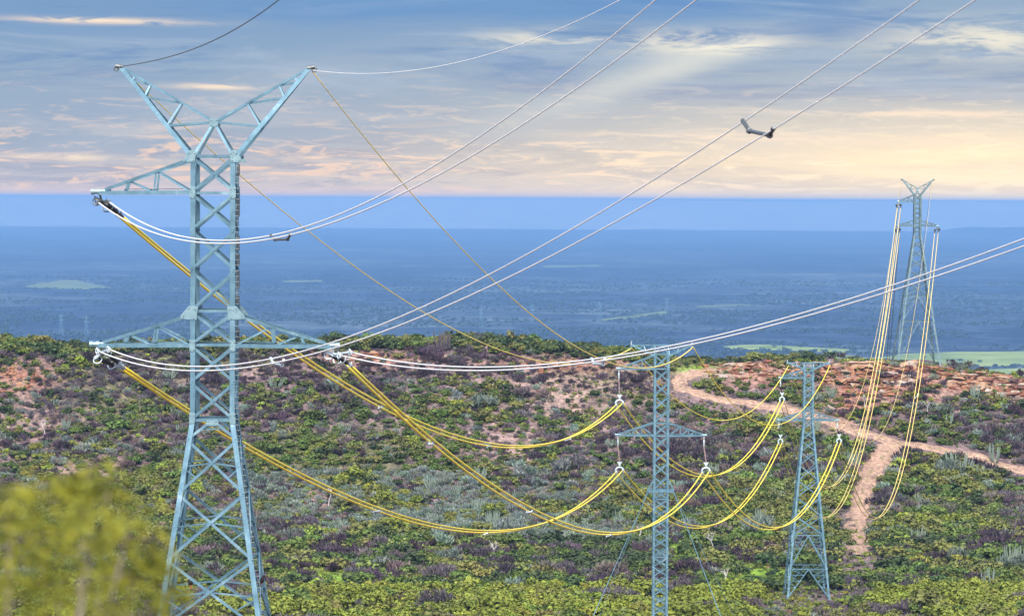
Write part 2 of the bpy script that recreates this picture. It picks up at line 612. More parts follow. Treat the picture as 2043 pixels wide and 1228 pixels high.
def bush(rng, n, kind):
    """unit bush (radius about 1, height about 1.15): a rough crown of leaf clumps; returns verts and per-leaf shade"""
    nl = rng.integers(6, 11)
    a = rng.uniform(0, 2 * np.pi, nl); rr = .62 * np.sqrt(rng.random(nl))
    lc = np.stack([rr * np.cos(a), rr * np.sin(a), rng.uniform(.35, .8, nl) - .25 * rr], 1)
    lr = rng.uniform(.28, .48, nl)
    k = rng.integers(0, nl, n)
    d = rng.normal(0, 1, (n, 3)); d /= np.linalg.norm(d, axis=1)[:, None]
    d[:, 2] = np.where(d[:, 2] < -.35, -d[:, 2], d[:, 2])
    C = lc[k] + d * (lr[k] * rng.uniform(.55, 1.05, n))[:, None] * np.array([1, 1, .8])
    C[:, 2] = np.maximum(C[:, 2], .04)
    nv = d + rng.normal(0, .55, (n, 3)) + np.array([0, 0, .35])
    tv = rng.normal(0, 1, (n, 3))
    s = rng.uniform(.16, .34, n) * (90 / n) ** .42
    if kind == 'dry':
        tv = d * np.array([.7, .7, .4]) + np.array([0, 0, .9]) + rng.normal(0, .3, (n, 3))
        nv = np.cross(tv, rng.normal(0, 1, (n, 3)))
        V = quads_at(C, nv, tv, s * .55, s * 2.1)
    else:
        V = quads_at(C, nv, tv, s * 1.1, s * 1.5)
    shade = rng.uniform(.72, 1.3, n) * rng.uniform(.85, 1.15, nl)[k]
    return V, np.repeat(shade, 4)


def cactus_cols(rng, n, H, R):
    mb = MB()
    for i in range(n):
        a = rng.uniform(0, 2 * math.pi); sp = rng.uniform(.2, 1) * R
        h = H * rng.uniform(.55, 1.05)
        c, s = math.cos(a), math.sin(a)
        pts = [(c * sp * .15, s * sp * .15, 0), (c * sp * .6, s * sp * .6, h * .25), (c * sp * .92, s * sp * .92, h * .6), (c * sp, s * sp, h)]
        r = rng.uniform(.07, .11)
        mb.tube(pts, [r * .8, r, r, r * .45], 6)
    return mb


PAL = {
    'yellowgreen': (.185, .220, .035), 'green': (.098, .145, .033), 'olive': (.142, .154, .044), 'dark': (.048, .072, .029),
    'mauve': (.118, .098, .112), 'plum': (.068, .048, .064), 'grey': (.165, .205, .175), 'tan': (.18, .145, .13)}
DRY = {'mauve', 'plum', 'tan', 'grey'}

PROTO = {}
for c in PAL:
    PROTO[c] = [bush(RNG, 200, 'dry' if c in DRY else 'leaf') for _ in range(5)]


def place_points():
    sp = 1.85
    ys = np.arange(512, 838, sp)
    P = []
    for y in ys:
        hw = .245 * y + 4
        xs = np.arange(-hw, hw, sp)
        P.append(np.stack([xs + RNG.uniform(-.75, .75, len(xs)) * sp, np.full(len(xs), y) + RNG.uniform(-.75, .75, len(xs)) * sp], 1))
    P = np.concatenate(P)
    x, y = P[:, 0], P[:, 1]
    px, row, h, rock, bare, grass = zones(x, y)
    n1 = wnoise(x, y, 16, 21); n2 = wnoise(x, y, 6, 22); n3 = wnoise(x, y, 38, 23); n4 = wnoise(x, y, 11, 24)
    dens = .84 + .35 * (n2 - .5)
    dens = dens * (1 - .74 * np.clip(rock, 0, 1)) * (1 - np.clip(bare, 0, 1)) * (1 - .95 * np.clip(grass * 1.15, 0, 1))
    dens = np.where(row > 1085, dens * .62, dens)
    dens = np.where(row > 1195, .62, dens)
    dens = np.where((h < 14) & (px < 1330), .95, dens)
    dens = np.where(((h < 2) & (px > 1640)) | (y > 822), dens * .25, dens)
    rd = road_dist(x, y)
    keep = (RNG.random(len(x)) < dens) & (rd > np.where(row > 1015, 6.0, np.where(row > 900, 3.6, 2.9)) + RNG.uniform(-.6, .5, len(x)))
    keep &= (road_dist(x, y + 4.0) > 3.0) & ((row > 900) | (road_dist(x, y + 7.5) > 2.2))
    # keep the ground open round the feet of the third pylon
    e2 = ROAD2[-1]; keep &= ~((np.abs(x - e2[0] - (e2[1] - y) * -.12) < 5.0) & (y < e2[1] + 4) & (y > e2[1] - 36))
    keep &= ~((np.abs(x - float(ray(1612, 1190)[0]) * 566) < 5) & (np.abs(y - 566) < 4))
    x, y, px, row, h, n1, n2, n3, n4, rock, bare = (q[keep] for q in (x, y, px, row, h, n1, n2, n3, n4, rock, bare))
    m = len(x)
    r = RNG.uniform(.95, 2.1, m) * (.85 + .5 * n4)
    r = np.where(row > 1060, r * 1.25, r)
    r = np.where(row > 1180, RNG.uniform(1.5, 2.9, m), r)
    r = np.where((px > 1330) & (row > 860), r * 1.22, r)
    r = np.where((h < 14) & (px < 1330), RNG.uniform(1.6, 2.7, m), r)
    r = np.where(rock + bare > .35, r * .72, r)
    r = np.where((row > 1085) & (row < 1180), RNG.uniform(1.4, 3.1, m), r)
    r = np.where((row > 1180) & (px > 1500) & (px < 1700), RNG.uniform(.7, 1.3, m), r)
    r = np.where(RNG.random(m) < .05, r * 1.6, r)
    # colour kind from where on the hill it grows
    q = RNG.random(m)
    mix_g = .42 + 1.0 * (n1 - .5) + .45 * (n3 - .5) + .22 * sstep(760, 1050, row)
    kind = np.empty(m, object)
    for i in range(m):
        g = mix_g[i]; u = q[i]; v = float(np.clip(.5 + 1.1 * (n4[i] - .5) + RNG.normal(0, .24), 0, .999))
        if row[i] > 1178:
            k = 'yellowgreen' if v < .70 else ('olive' if v < .84 else ('green' if v < .94 else 'mauve'))
        elif h[i] < 14 and px[i] < 1640:
            k = 'dark' if v < .5 else ('olive' if v < .8 else 'green')
        elif row[i] > 1085 and u < .8:
            k = 'dark' if v < .34 else ('green' if v < .62 else ('plum' if v < .8 else 'olive'))
        elif h[i] < 75 and px[i] < 1330 and v < .62:
            k = 'plum' if v < .28 else ('mauve' if v < .5 else 'dark')
        elif 480 < px[i] < 1260 and 945 < row[i] < 1090 and v < .5 * (.4 + n3[i]):
            k = 'grey'
        elif u < g:
            k = 'green' if v < .42 else ('olive' if v < .93 else 'yellowgreen')
        elif u < g + .13: k = 'dark'
        elif u < g + .23: k = 'grey'
        elif u < g + .30: k = 'tan'
        else: k = 'mauve' if v < .62 else 'plum'
        kind[i] = k
    return x, y, r, kind, px, row


BX, BY, BR, BK, BPX, BROW = place_points()
BZ = zt(BX, BY)

# the 300 that show largest become objects of their own, the rest one mass of scrub
in_view = (BPX > -25) & (BPX < 2068) & (BROW - BR * 1.1 * F / BY < 1215) & (BROW < 1290)
score = np.where(in_view, BR / BY, 0)
order = np.argsort(-score)
big = order[:300]
rest = order[300:]


def build_scrub(ids):
    Vs, Ts = [], []
    for i in ids:
        V, sh = PROTO[BK[i]][RNG.integers(0, 5)]
        a = RNG.uniform(0, 6.283); c, s = math.cos(a), math.sin(a)
        R = np.array([[c, -s, 0], [s, c, 0], [0, 0, 1]])
        sc = BR[i] * np.array([RNG.uniform(.9, 1.15), RNG.uniform(.9, 1.15), RNG.uniform(.75, 1.1)])
        Vs.append((V * sc) @ R.T + np.array([BX[i], BY[i], BZ[i] - .12]))
        col = np.array(PAL[BK[i]]) * RNG.uniform(.70, 1.32) * RNG.uniform(.90, 1.1, 3)
        Ts.append(sh[:, None] * col)
    # low undergrowth and tufts between the bushes
    small = [bush(RNG, 26, 'leaf') for _ in range(4)] + [bush(RNG, 26, 'dry') for _ in range(4)]
    m = 38000
    y = RNG.uniform(525, 826, m); x = RNG.uniform(-.235, .235, m) * y
    px, row, h, rock, bare, grass = zones(x, y)
    ok = (RNG.random(m) < np.where((h < 5) & (px > 1580), .9, np.clip(.75 - .45 * rock - .15 * bare, .1, 1))) & (road_dist(x, y) > 3.2)
    z = zt(x, y); n1 = wnoise(x, y, 8, 91)
    names = list(PAL)
    for i in np.nonzero(ok)[0]:
        g = grass[i] > .35
        edge = -4 < h[i] < 5 and px[i] > 1580
        k = ('green', 'yellowgreen', 'olive')[int(RNG.integers(0, 3))] if (g or edge) else names[int(RNG.choice(8, p=(.10, .18, .17, .05, .20, .06, .10, .14)))]
        dry = k in DRY
        V, sh = small[RNG.integers(0, 4) + (4 if dry or g else 0)]
        s = RNG.uniform(.4, .9) * (.7 + .6 * n1[i]) * (.8 if g else 1)
        a = RNG.uniform(0, 6.283); c, sn = math.cos(a), math.sin(a)
        R = np.array([[c, -sn, 0], [sn, c, 0], [0, 0, 1]])
        Vs.append((V * s) @ R.T + np.array([x[i], y[i], z[i] - .05]))
        Ts.append(sh[:, None] * np.array(PAL[k]) * RNG.uniform(.8, 1.5))
    V = np.concatenate(Vs); T = np.concatenate(Ts)
    Q = np.arange(len(V), dtype=np.int32).reshape(-1, 4)
    tag(link('scrub', np_mesh('scrub', V, Q, M_LEAF, T)), 'dense low scrub of green and mauve bushes covering the hillside', 'scrub', kind='stuff')


build_scrub(rest)

WORDS = {'yellowgreen': 'bright yellow-green leafy', 'green': 'mid green leafy', 'olive': 'dull olive green leafy', 'dark': 'very dark green leafy',
         'mauve': 'dry mauve twiggy', 'plum': 'dark plum coloured twiggy', 'grey': 'pale grey-green twiggy', 'tan': 'dry tan twiggy'}


def build_shrubs(ids):
    protos = {}
    for c in PAL:
        L = []
        for k in range(3):
            rng = np.random.default_rng(100 + k + 10 * list(PAL).index(c))
            V, sh = bush(rng, 420, 'dry' if c in DRY else 'leaf')
            L.append(np_mesh('shrub', V, np.arange(len(V)).reshape(-1, 4), M_LEAF, sh[:, None] * np.array(PAL[c])))
        protos[c] = L
    first = None
    for i in ids:
        k = BK[i]
        o = bpy.data.objects.new('shrub', protos[k][random.randrange(3)])
        COL.objects.link(o)
        o.location = (BX[i], BY[i], BZ[i] - .12)
        o.rotation_euler = (0, 0, random.uniform(0, 6.28))
        o.scale = (BR[i] * random.uniform(.9, 1.15), BR[i] * random.uniform(.9, 1.15), BR[i] * random.uniform(.75, 1.1))
        foot = BROW[i] > 1178
        where = 'in the belt of shrubs along the foot of the hillside' if foot else 'among the scrub higher up on the hillside'
        tag(o, '%s shrub %s' % (WORDS[k], where), 'shrub', '%s shrubs %s' % (WORDS[k], 'at the hill foot' if foot else 'on the slope'))


build_shrubs(big)


# ------------------------------------------------------------------ cacti
def mat_cactus():
    return mat_simple('cactus_skin', [(.3, (.12, .165, .13)), (.7, (.22, .27, .23))], 1.5, .7)


M_CACT = mat_cactus()
M_CACTD = mat_simple('dry_cactus_skin', [(.3, (.07, .055, .075)), (.7, (.13, .12, .12))], 1.5, .8)


def build_cacti():
    rng = np.random.default_rng(31)
    pr = []
    for n, H, R in ((22, 3.2, 1.6), (30, 2.8, 1.9), (15, 3.7, 1.2)):
        pr.append(cactus_cols(rng, n, H, R))
    me = [p.build('cactus', M_CACT) for p in pr]
    protos = [o.data for o in me]
    for o in me: bpy.data.objects.remove(o)
    spec = [((1945, 800), 1.35, 'tall pale candelabra cactus on the upper right slope below the red rocks'),
            ((1995, 806), .95, 'short pale candelabra cactus just right of the tall one below the red rocks'),
            ((1700, 935), 1.5, 'grey-green candelabra cactus beside the steep dirt track'),
            ((1913, 945), 2.1, 'large spreading candelabra cactus standing below the dirt road branch'),
            ((1985, 925), 1.5, 'grey-green candelabra cactus at the far end of the dirt road branch'),
            ((1825, 1085), 1.5, 'pale clustered cactus right of the steep dirt track near its foot'),
            ((1800, 1070), 1.1, 'small cactus left of the pale clustered cactus near the track foot'),
            ((2025, 1130), 1.5, 'pale cactus with thick upright arms low on the slope at the right edge'),
            ((2000, 1140), 1.1, 'small cactus left of the thick-armed one low at the right edge'),
            ((1970, 1175), 1.2, 'grey cactus in the shrub belt near the right corner'),
            ((1660, 795), 1.1, 'small cactus on the stony bank above the third pylon arm'),
            ((1420, 950), 1.1, 'pale cactus on the slope between the guyed mast and the third pylon')]
    for (p, s, lab) in spec:
        q = on_ground(*p)
        o = bpy.data.objects.new('cactus', protos[random.randrange(3)])
        COL.objects.link(o)
        o.location = (q[0], q[1], float(zt(*q)) - .1); o.scale = (s, s, s * .95); o.rotation_euler = (0, 0, random.uniform(0, 6))
        tag(o, lab, 'cactus', 'candelabra cacti on the hillside')
    for k in range(46):
        zone = random.random()
        if zone < .55: p = (random.uniform(560, 1260), random.uniform(955, 1090))
        elif zone < .8: p = (random.uniform(1350, 2043), random.uniform(840, 1120))
        else: p = (random.uniform(0, 700), random.uniform(740, 1000))
        q = on_ground(*p)
        if float(road_dist(np.array(q[0]), np.array(q[1]))) < 5: continue
        o = bpy.data.objects.new('cactus', protos[random.randrange(3)])
        COL.objects.link(o)
        s = random.uniform(.8, 1.25)
        o.location = (q[0], q[1], float(zt(*q)) - .1); o.scale = (s, s, s); o.rotation_euler = (0, 0, random.uniform(0, 6))
        tag(o, 'small grey-green cactus cluster scattered among the scrub of the slope', 'cactus', 'small cacti among the scrub')
    # dry candelabra on the skyline
    for (p, s, lab) in [((884, 700), 1.45, 'dark dry candelabra cactus rising above the crest against the blue plain'),
                        ((958, 690), .9, 'small dry cactus on the crest right of the dark skyline cactus'),
                        ((860, 715), 1.1, 'dry purplish cactus just below the dark skyline cactus')]:
        mb = cactus_cols(rng, 24, 4.2, 1.9)
        o = mb.build('cactus', M_CACTD)
        q = on_ground(*p)
        o.location = (q[0], q[1], float(zt(*q)) - .1); o.scale = (s, s, s)
        tag(o, lab, 'cactus', 'dry cacti on the crest')


build_cacti()


# ------------------------------------------------------------------ bare dead trees
def build_dead_trees():
    rng = np.random.default_rng(63)
    m = mat_simple('bleached_wood', [(.3, (.30, .29, .30)), (.7, (.52, .50, .50))], 2)
    spots = [((1272, 1085), 'bleached leaning dead tree left of the guyed mast foot'), ((1425, 1105), 'bleached dead tree right of the guyed mast'),
             ((1440, 1172), 'small dead tree beside the right guy wire low in the valley'), ((655, 1010), 'bare dead tree right of the nearest pylon leg'),
             ((1850, 830), 'bare pale dead tree above the dirt road branch'), ((1725, 815), 'dead tree at the edge of the stony bank'),
             ((90, 870), 'bare dead tree on the slope left of the nearest pylon'), ((985, 1120), 'dead tree among the bushes low in the middle')]
    for (p, lab) in spots:
        q = on_ground(*p)
        mb = MB()
        H = rng.uniform(4.0, 5.5)
        lean = rng.uniform(-.8, .8)
        top = Vector((lean, 0, H * .55))
        mb.tube([(0, 0, -.3), (lean * .3, .1, H * .3), top], [.16, .12, .09], 6)
        for k in range(6):
            a = rng.uniform(0, 6.28)
            e = top + Vector((math.cos(a) * rng.uniform(.8, 1.7), math.sin(a) * .9, rng.uniform(.5, H * .45)))
            mid = top.lerp(e, .5) + Vector((0, 0, .25))
            mb.tube([top - Vector((0, 0, .1)), mid, e], [.075, .055, .02], 5)
            for _ in range(2):
                mb.tube([mid, mid + Vector((rng.uniform(-.7, .7), rng.uniform(-.5, .5), rng.uniform(.3, .9)))], [.04, .015], 4)
        o = mb.build('dead_tree', m)
        o.location = (q[0], q[1], float(zt(*q)))
        tag(o, lab, 'dead tree', 'dead trees on the hillside')


build_dead_trees()

# ------------------------------------------------------------------ rocks
def rock_mesh(rng, sx, sy, sz, n=16):
    bm = bmesh.new()
    for i in range(n):
        p = rng.uniform(-1, 1, 3)
        p = np.sign(p) * np.abs(p) ** .45
        bm.verts.new((p[0] * sx, p[1] * sy, p[2] * sz))
    r = bmesh.ops.convex_hull(bm, input=bm.verts)
    bmesh.ops.delete(bm, geom=list({g for g in r['geom_interior'] + r['geom_unused'] if isinstance(g, bmesh.types.BMVert)}), context='VERTS')
    bmesh.ops.bevel(bm, geom=list(bm.edges), offset=.06, segments=1, affect='EDGES', clamp_overlap=True)
    bmesh.ops.triangulate(bm, faces=bm.faces)
    bmesh.ops.subdivide_edges(bm, edges=bm.edges, cuts=1 if n < 10 else 2, use_grid_fill=True)
    off = Vector(rng.uniform(-50, 50, 3))
    for v in bm.verts:
        a = mnoise.noise_vector(v.co * 1.3 + off) * .20 + mnoise.noise_vector(v.co * 3.7 + off) * .10
        st = math.floor((v.co.z / sz + mnoise.noise(v.co * .8 + off) * .5) * 3)
        k = 1 + .14 * (((st * 7919) % 5) / 4 - .5) * 2
        v.co = Vector((v.co.x * k, v.co.y * k, v.co.z)) + a * min(sy, 1)
    me = bpy.data.meshes.new('boulder')
    bm.to_mesh(me); bm.free()
    me.materials.append(M_ROCK)
    return me


def build_rocks():
    rng = np.random.default_rng(77)
    slabs = [rock_mesh(rng, 1.9, .9, .55, 18) for _ in range(5)]
    blocks = [rock_mesh(rng, 1, .8, .75, 14) for _ in range(6)]
    P = []
    # strata along the crest at the right
    for k in range(210):
        p = random.uniform(1400, 2060)
        cr = float(np.interp(p, CREST_P, CREST_R))
        lim = 42 if p > 1640 else 30
        P.append((p, cr + 2 + random.random() ** 1.2 * lim, 'crest'))
    for k in range(38): P.append((random.gauss(1735, 40), random.gauss(790, 28), 'bank'))
    for k in range(22): P.append((abs(random.gauss(25, 55)), random.gauss(758, 18), 'edge'))
    for k in range(15): P.append((random.gauss(740, 55), random.gauss(716, 9), 'mid'))
    for k in range(22): P.append((random.gauss(1150, 95), random.gauss(727, 9), 'mid'))
    P = P[:300]
    lab = {'crest': ('reddish angular rock in the broken ledges along the bare crest', 'rocks of the crest ledges'),
           'bank': ('loose tan rock on the stony bank below the crest ledges', 'rocks on the stony bank'),
           'edge': ('pinkish rock in the outcrop at the edge left of the big pylon', 'rocks of the pink outcrop'),
           'mid': ('pale orange rock in the bare strip under the skyline scrub', 'rocks in the bare strip')}
    for (p, r, z) in P:
        q = on_ground(p, r)
        sl = random.random() < (.6 if z == 'crest' else .35)
        o = bpy.data.objects.new('boulder', random.choice(slabs if sl else blocks))
        COL.objects.link(o)
        s = random.uniform(.5, 1.5) * (1.15 if z == 'crest' and p > 1640 else .85)
        o.location = (q[0], q[1], float(zt(*q)) + random.uniform(-.15, .25) * s)
        o.scale = (s * random.uniform(.8, 1.3), s, s * random.uniform(.7, 1.3))
        o.rotation_euler = (random.gauss(0, .12), random.gauss(0, .1), random.gauss(0, .8))
        tag(o, lab[z][0], 'rock', lab[z][1])
    # rubble
    Vs, Fs, n = [], [], 0
    tpl = []
    for k in range(6):
        me = rock_mesh(rng, 1, .9, .7, 9)
        bm = bmesh.new(); bm.from_mesh(me); bmesh.ops.triangulate(bm, faces=bm.faces)
        tpl.append((np.array([v.co for v in bm.verts]), np.array([[v.index for v in f.verts] for f in bm.faces])))
        bm.free(); bpy.data.meshes.remove(me)
    x = RNG.uniform(-.22, .22, 90000) * 690; y = RNG.uniform(520, 812, 90000)
    px, row, h, rock, bare, grass = zones(x, y)
    w = np.clip(rock * 1.0 + bare * .9 + .04, 0, 1)
    ok = (RNG.random(len(x)) < w * .30) & (road_dist(x, y) > 3.0)
    x, y = x[ok], y[ok]; z = zt(x, y)
    for i in range(len(x)):
        v, f = tpl[i % 6]
        s = RNG.uniform(.14, .5)
        a = RNG.uniform(0, 6.28); c, sn = math.cos(a), math.sin(a)
        vv = v * s * RNG.uniform(.7, 1.3, 3)
        Vs.append(np.stack([vv[:, 0] * c - vv[:, 1] * sn + x[i], vv[:, 0] * sn + vv[:, 1] * c + y[i], vv[:, 2] + z[i] + .05], 1))
        Fs.append(f + n); n += len(v)
    me = np_mesh('rubble', np.concatenate(Vs), np.concatenate(Fs), M_ROCK)
    tag(link('rubble', me), 'loose pale and reddish stones strewn over the bare ground', 'stones', kind='stuff')


build_rocks()


# ------------------------------------------------------------------ far woodland and trees
def build_far_trees():
    rng = np.random.default_rng(9)
    n = 26000
    yy = 6200 + 9000 * rng.random(n) ** 1.5
    xx = rng.uniform(-.2, .2, n) * yy
    px, row = proj(xx, yy, np.full(n, ZP))
    inf = np.zeros(n, bool)
    for fp in FIELDS:
        P = np.array(fp, float); c = False
        k = len(P); j = k - 1; ins = np.zeros(n, bool)
        for i in range(k):
            cond = ((P[i, 1] > row) != (P[j, 1] > row))
            xi = (P[j, 0] - P[i, 0]) * (row - P[i, 1]) / (P[j, 1] - P[i, 1] + 1e-9) + P[i, 0]
            ins ^= cond & (px < xi); j = i
        inf |= ins
    cl = wnoise(xx, yy, 320, 55)
    keep = (~inf) & (rng.random(n) < sstep(.3, .6, cl))
    xx, yy = xx[keep], yy[keep]
    V0, s0 = bush(rng, 16, 'leaf')
    Vs, Ts = [], []
    for i in range(len(xx)):
        V, sh = V0, s0
        s = rng.uniform(4.5, 9)
        a = rng.uniform(0, 6.28); c, sn = math.cos(a), math.sin(a)
        v = V * s * np.array([1.2, 1.2, 1.0])
        Vs.append(np.stack([v[:, 0] * c - v[:, 1] * sn + xx[i], v[:, 0] * sn + v[:, 1] * c + yy[i], v[:, 2] + ZP], 1))
        Ts.append(sh[:, None] * np.array([.035, .055, .04]) * rng.uniform(.7, 1.5))
    V = np.concatenate(Vs)
    tag(link('woodland', np_mesh('woodland', V, np.arange(len(V)).reshape(-1, 4), M_LEAF, np.concatenate(Ts))),
        'hazy blue woodland covering the far plain', 'woodland', kind='stuff')
    # countable trees standing in the pale fields
    for (p, r, s, lab) in [(1545, 694, 9, 'round dark tree alone in the pale far field, left one'), (1562, 697, 7, 'small tree in the pale far field right of the round one'),
                           (1597, 694, 6, 'smallest lone tree at the right end of the pale far field'), (1640, 703, 9, 'dark tree between the two pale strips of field'),
                           (1846, 716, 7, 'dark tree in the green field under the farthest pylon'),
                           (1915, 722, 9, 'dark round tree at the lower edge of the wide green field'), (1955, 724, 8, 'dark tree at the right end of the wide green field')]:
        u, v = ray(p, r); y = ZP / float(v)
        t = empty('tree', (float(u) * y, y, ZP))
        tag(t, lab, 'tree', 'trees in the far fields')
        V, sh = bush(rng, 60, 'leaf')
        V = V * np.array([s, s, s * .9]) + np.array([0, 0, s * .25])
        link('crown', np_mesh('crown', V, np.arange(len(V)).reshape(-1, 4), M_LEAF, sh[:, None] * np.array([.03, .05, .035])), t)
        mb = MB(); mb.tube([(0, 0, -.5), (0, 0, s * .6)], [s * .09, s * .05], 6); mb.build('trunk', M_BARK, t)


build_far_trees()


# ------------------------------------------------------------------ lattice pylons
class Tower:
    """tower-local frame in metres: x across the line of sight, y away from the camera, z up from the camera's height"""
    def __init__(s, name, label, cx, dist, sc, zbase, wl, wd, t=.03, mat=None):
        s.mat = mat or M_STEEL
        s.sc, s.cx = sc, cx
        u, v = ray(cx, 560)
        s.y0 = dist
        s.x0 = float(u) * dist
        s.root = empty(name, (s.x0, dist, zbase))
        tag(s.root, label, 'pylon')
        s.zb, s.wl, s.wd, s.t = zbase, wl, wd, t

    def z(s, row):
        """height above the base of an image row on the tower's axis"""
        return float(ray(s.cx, row)[1]) * s.y0 - s.zb

    def m(s, px): return px / s.sc

    def world(s, p): return Vector(p) + Vector((s.x0, s.y0, s.zb))

    def legs(s, lv):
        """lv: list of (row, half width px)"""
        for sx in (-1, 1):
            for sy in (-1, 1):
                mb = MB()
                for (r0, h0), (r1, h1) in zip(lv[:-1], lv[1:]):
                    mb.corner((sx * s.m(h0), sy * s.m(h0), s.z(r0)), (sx * s.m(h1), sy * s.m(h1), s.z(r1)), sx, sy, s.wl, s.t * 1.3)
                mb.build('leg', s.mat, s.root)

    def face_pts(s, f, h0, z0, h1, z1):
        """corners (bottom-left, bottom-right, top-right, top-left) and normal of face f; 0 is lower"""
        rot = [lambda x, y: (x, -y), lambda x, y: (y, x), lambda x, y: (-x, y), lambda x, y: (-y, -x)][f]
        nrm = [(0, -1, 0), (1, 0, 0), (0, 1, 0), (-1, 0, 0)][f]
        g = lambda x, h, z: Vector((*rot(x, h), z))
        return g(-h0, h0, z0), g(h0, h0, z0), g(h1, h1, z1), g(-h1, h1, z1), Vector(nrm)

    def panel(s, r0, h0, r1, h1, style, per_face=True, w=None):
        """bracing between the level (r0,h0) above and (r1,h1) below"""
        w = w or s.wd
        allmb = MB()
        for f in range(4):
            mb = MB() if per_face else allmb
            A, B, C, D, n = s.face_pts(f, s.m(h1), s.z(r1), s.m(h0), s.z(r0))
            t = s.t
            lerp = lambda p, q, k: p + (q - p) * k
            if 'X' in style:
                mb.angle(A, C, n, w, t, -t * 1.5); mb.angle(B, D, n, w, t, -t * 3.1)
            if 'Z' in style: mb.angle(A, C, n, w, t, -t * 1.5)
            if 'S' in style: mb.angle(B, D, n, w, t, -t * 1.5)
            if 'H' in style: mb.angle(D, C, n, w, t, -t * 4.6)
            if 'V' in style:
                T = lerp(D, C, .5); mb.angle(A, T, n, w, t, -t * 1.5); mb.angle(B, T, n, w, t, -t * 3.1)
                if 'v' in style: mb.angle(lerp(A, T, .55), lerp(B, T, .55), n, w * .6, t, -t * 6.2)
            if 'R' in style:                                   # redundant members into the crossing
                wa, wb = (B - A).length, (C - D).length
                k = wa / (wa + wb)
                K = lerp(A, C, k)
                for P, Q, E in ((A, D, A), (B, C, B)):
                    Lp = lerp(P, Q, k - .07)
                    mb.angle(Lp, K, n, w * .55, t, -t * 4.7)
                    mb.angle(Lp, lerp(E, K, .52), n, w * .5, t, -t * 6.2)
            if 'L' in style:                                   # legs of lattice: each lower corner triangle filled
                T = lerp(D, C, .5)
                for P, Q in ((A, D), (B, C)):
                    prev = None
                    for j in range(1, 5):
                        k = j / 5
                        a, b = lerp(P, Q, k), lerp(P, T, k)
                        mb.angle(a, b, n, w * .55, t, -t * 6.2)
                        a2, b2 = lerp(P, Q, (j + 1) / 5), lerp(P, T, k)
                        mb.angle(a2, b2, n, w * .5, t, -t * 7.8)
            if per_face: mb.build('cross_brace', s.mat, s.root)
        if not per_face: allmb.build('cross_brace', s.mat, s.root)

    def arm(s, side, tip, r_tip, h, r_bot, r_top, ts, tipw=.12):
        """one crossarm; tip in px from the axis, ts the places of its posts from tip (0) to body (1)"""
        mb = MB()
        hw = s.m(h); t = s.t
        zb, ztop, zt_ = s.z(r_bot), s.z(r_top), s.z(r_tip)
        tx = side * s.m(tip)
        for sy in (-1, 1):
            n = Vector((0, sy, 0))
            rb, rt = Vector((side * hw, sy * hw, zb)), Vector((side * hw, sy * hw, ztop))
            tb, tt = Vector((tx, sy * tipw, zt_)), Vector((tx + side * -.25, sy * tipw, zt_ + s.wl * .7))
            mb.angle(tb, rb, n, s.wl * .8, t, -t * .2); mb.angle(tt, rt, n, s.wl * .6, t, -t * .3)
            bot = lambda k: tb + (rb - tb) * k
            top = lambda k: tt + (rt - tt) * k
            for i, k in enumerate(ts):
                mb.angle(bot(k), top(k), n, s.wd * .75, t, -t * 1.9)
                k2 = ts[i + 1] if i + 1 < len(ts) else 1.0
                mb.angle(top(k), bot(k2), n, s.wd * .6, t, -t * 3.4)
        up = Vector((0, 0, -1))
        B = lambda k, sy: Vector((tx, sy * tipw, zt_)).lerp(Vector((side * hw, sy * hw, zb)), k)
        ks = list(ts) + [1.0]
        for i, k in enumerate(ks[:-1]):
            mb.angle(B(k, -1), B(k, 1), up, s.wd * .55, t, -t * 5)
            mb.angle(B(k, -1), B(ks[i + 1], 1), up, s.wd * .5, t, -t * 6.6)
        o = mb.build('crossarm', s.mat, s.root)
        br = MB()
        br.tube([(tx + side * .32, 0, zt_ + .06), (tx - side * .5, 0, zt_ + .06)], s.wl * .48, 8)
        br.tube([(tx + side * .36, 0, zt_ + .06), (tx + side * .22, 0, zt_ + .06)], s.wl * .62, 8)
        br.tube([(tx + side * .08, 0, zt_ + .06), (tx - side * .06, 0, zt_ + .06)], s.wl * .62, 8)
        br.build('end_bracket', M_PLATE, o)

    def gusset(s, pts, face_y, lift=.02):
        mb = MB()
        mb.plate([(s.m(a), face_y, s.z(r)) for a, r in pts], (0, 1, 0), .02)
        # bolt heads
        c = Vector((sum(s.m(a) for a, r in pts) / len(pts), face_y, sum(s.z(r) for a, r in pts) / len(pts)))
        sg = -1 if face_y < 0 else 1
        for (a, r) in pts:
            q = c.lerp(Vector((s.m(a), face_y, s.z(r))), .68)
            mb.tube([q + Vector((0, sg * .005, 0)), q + Vector((0, sg * .04, 0))], .035, 6)
        mb.build('gusset_plate', M_PLATE, s.root)

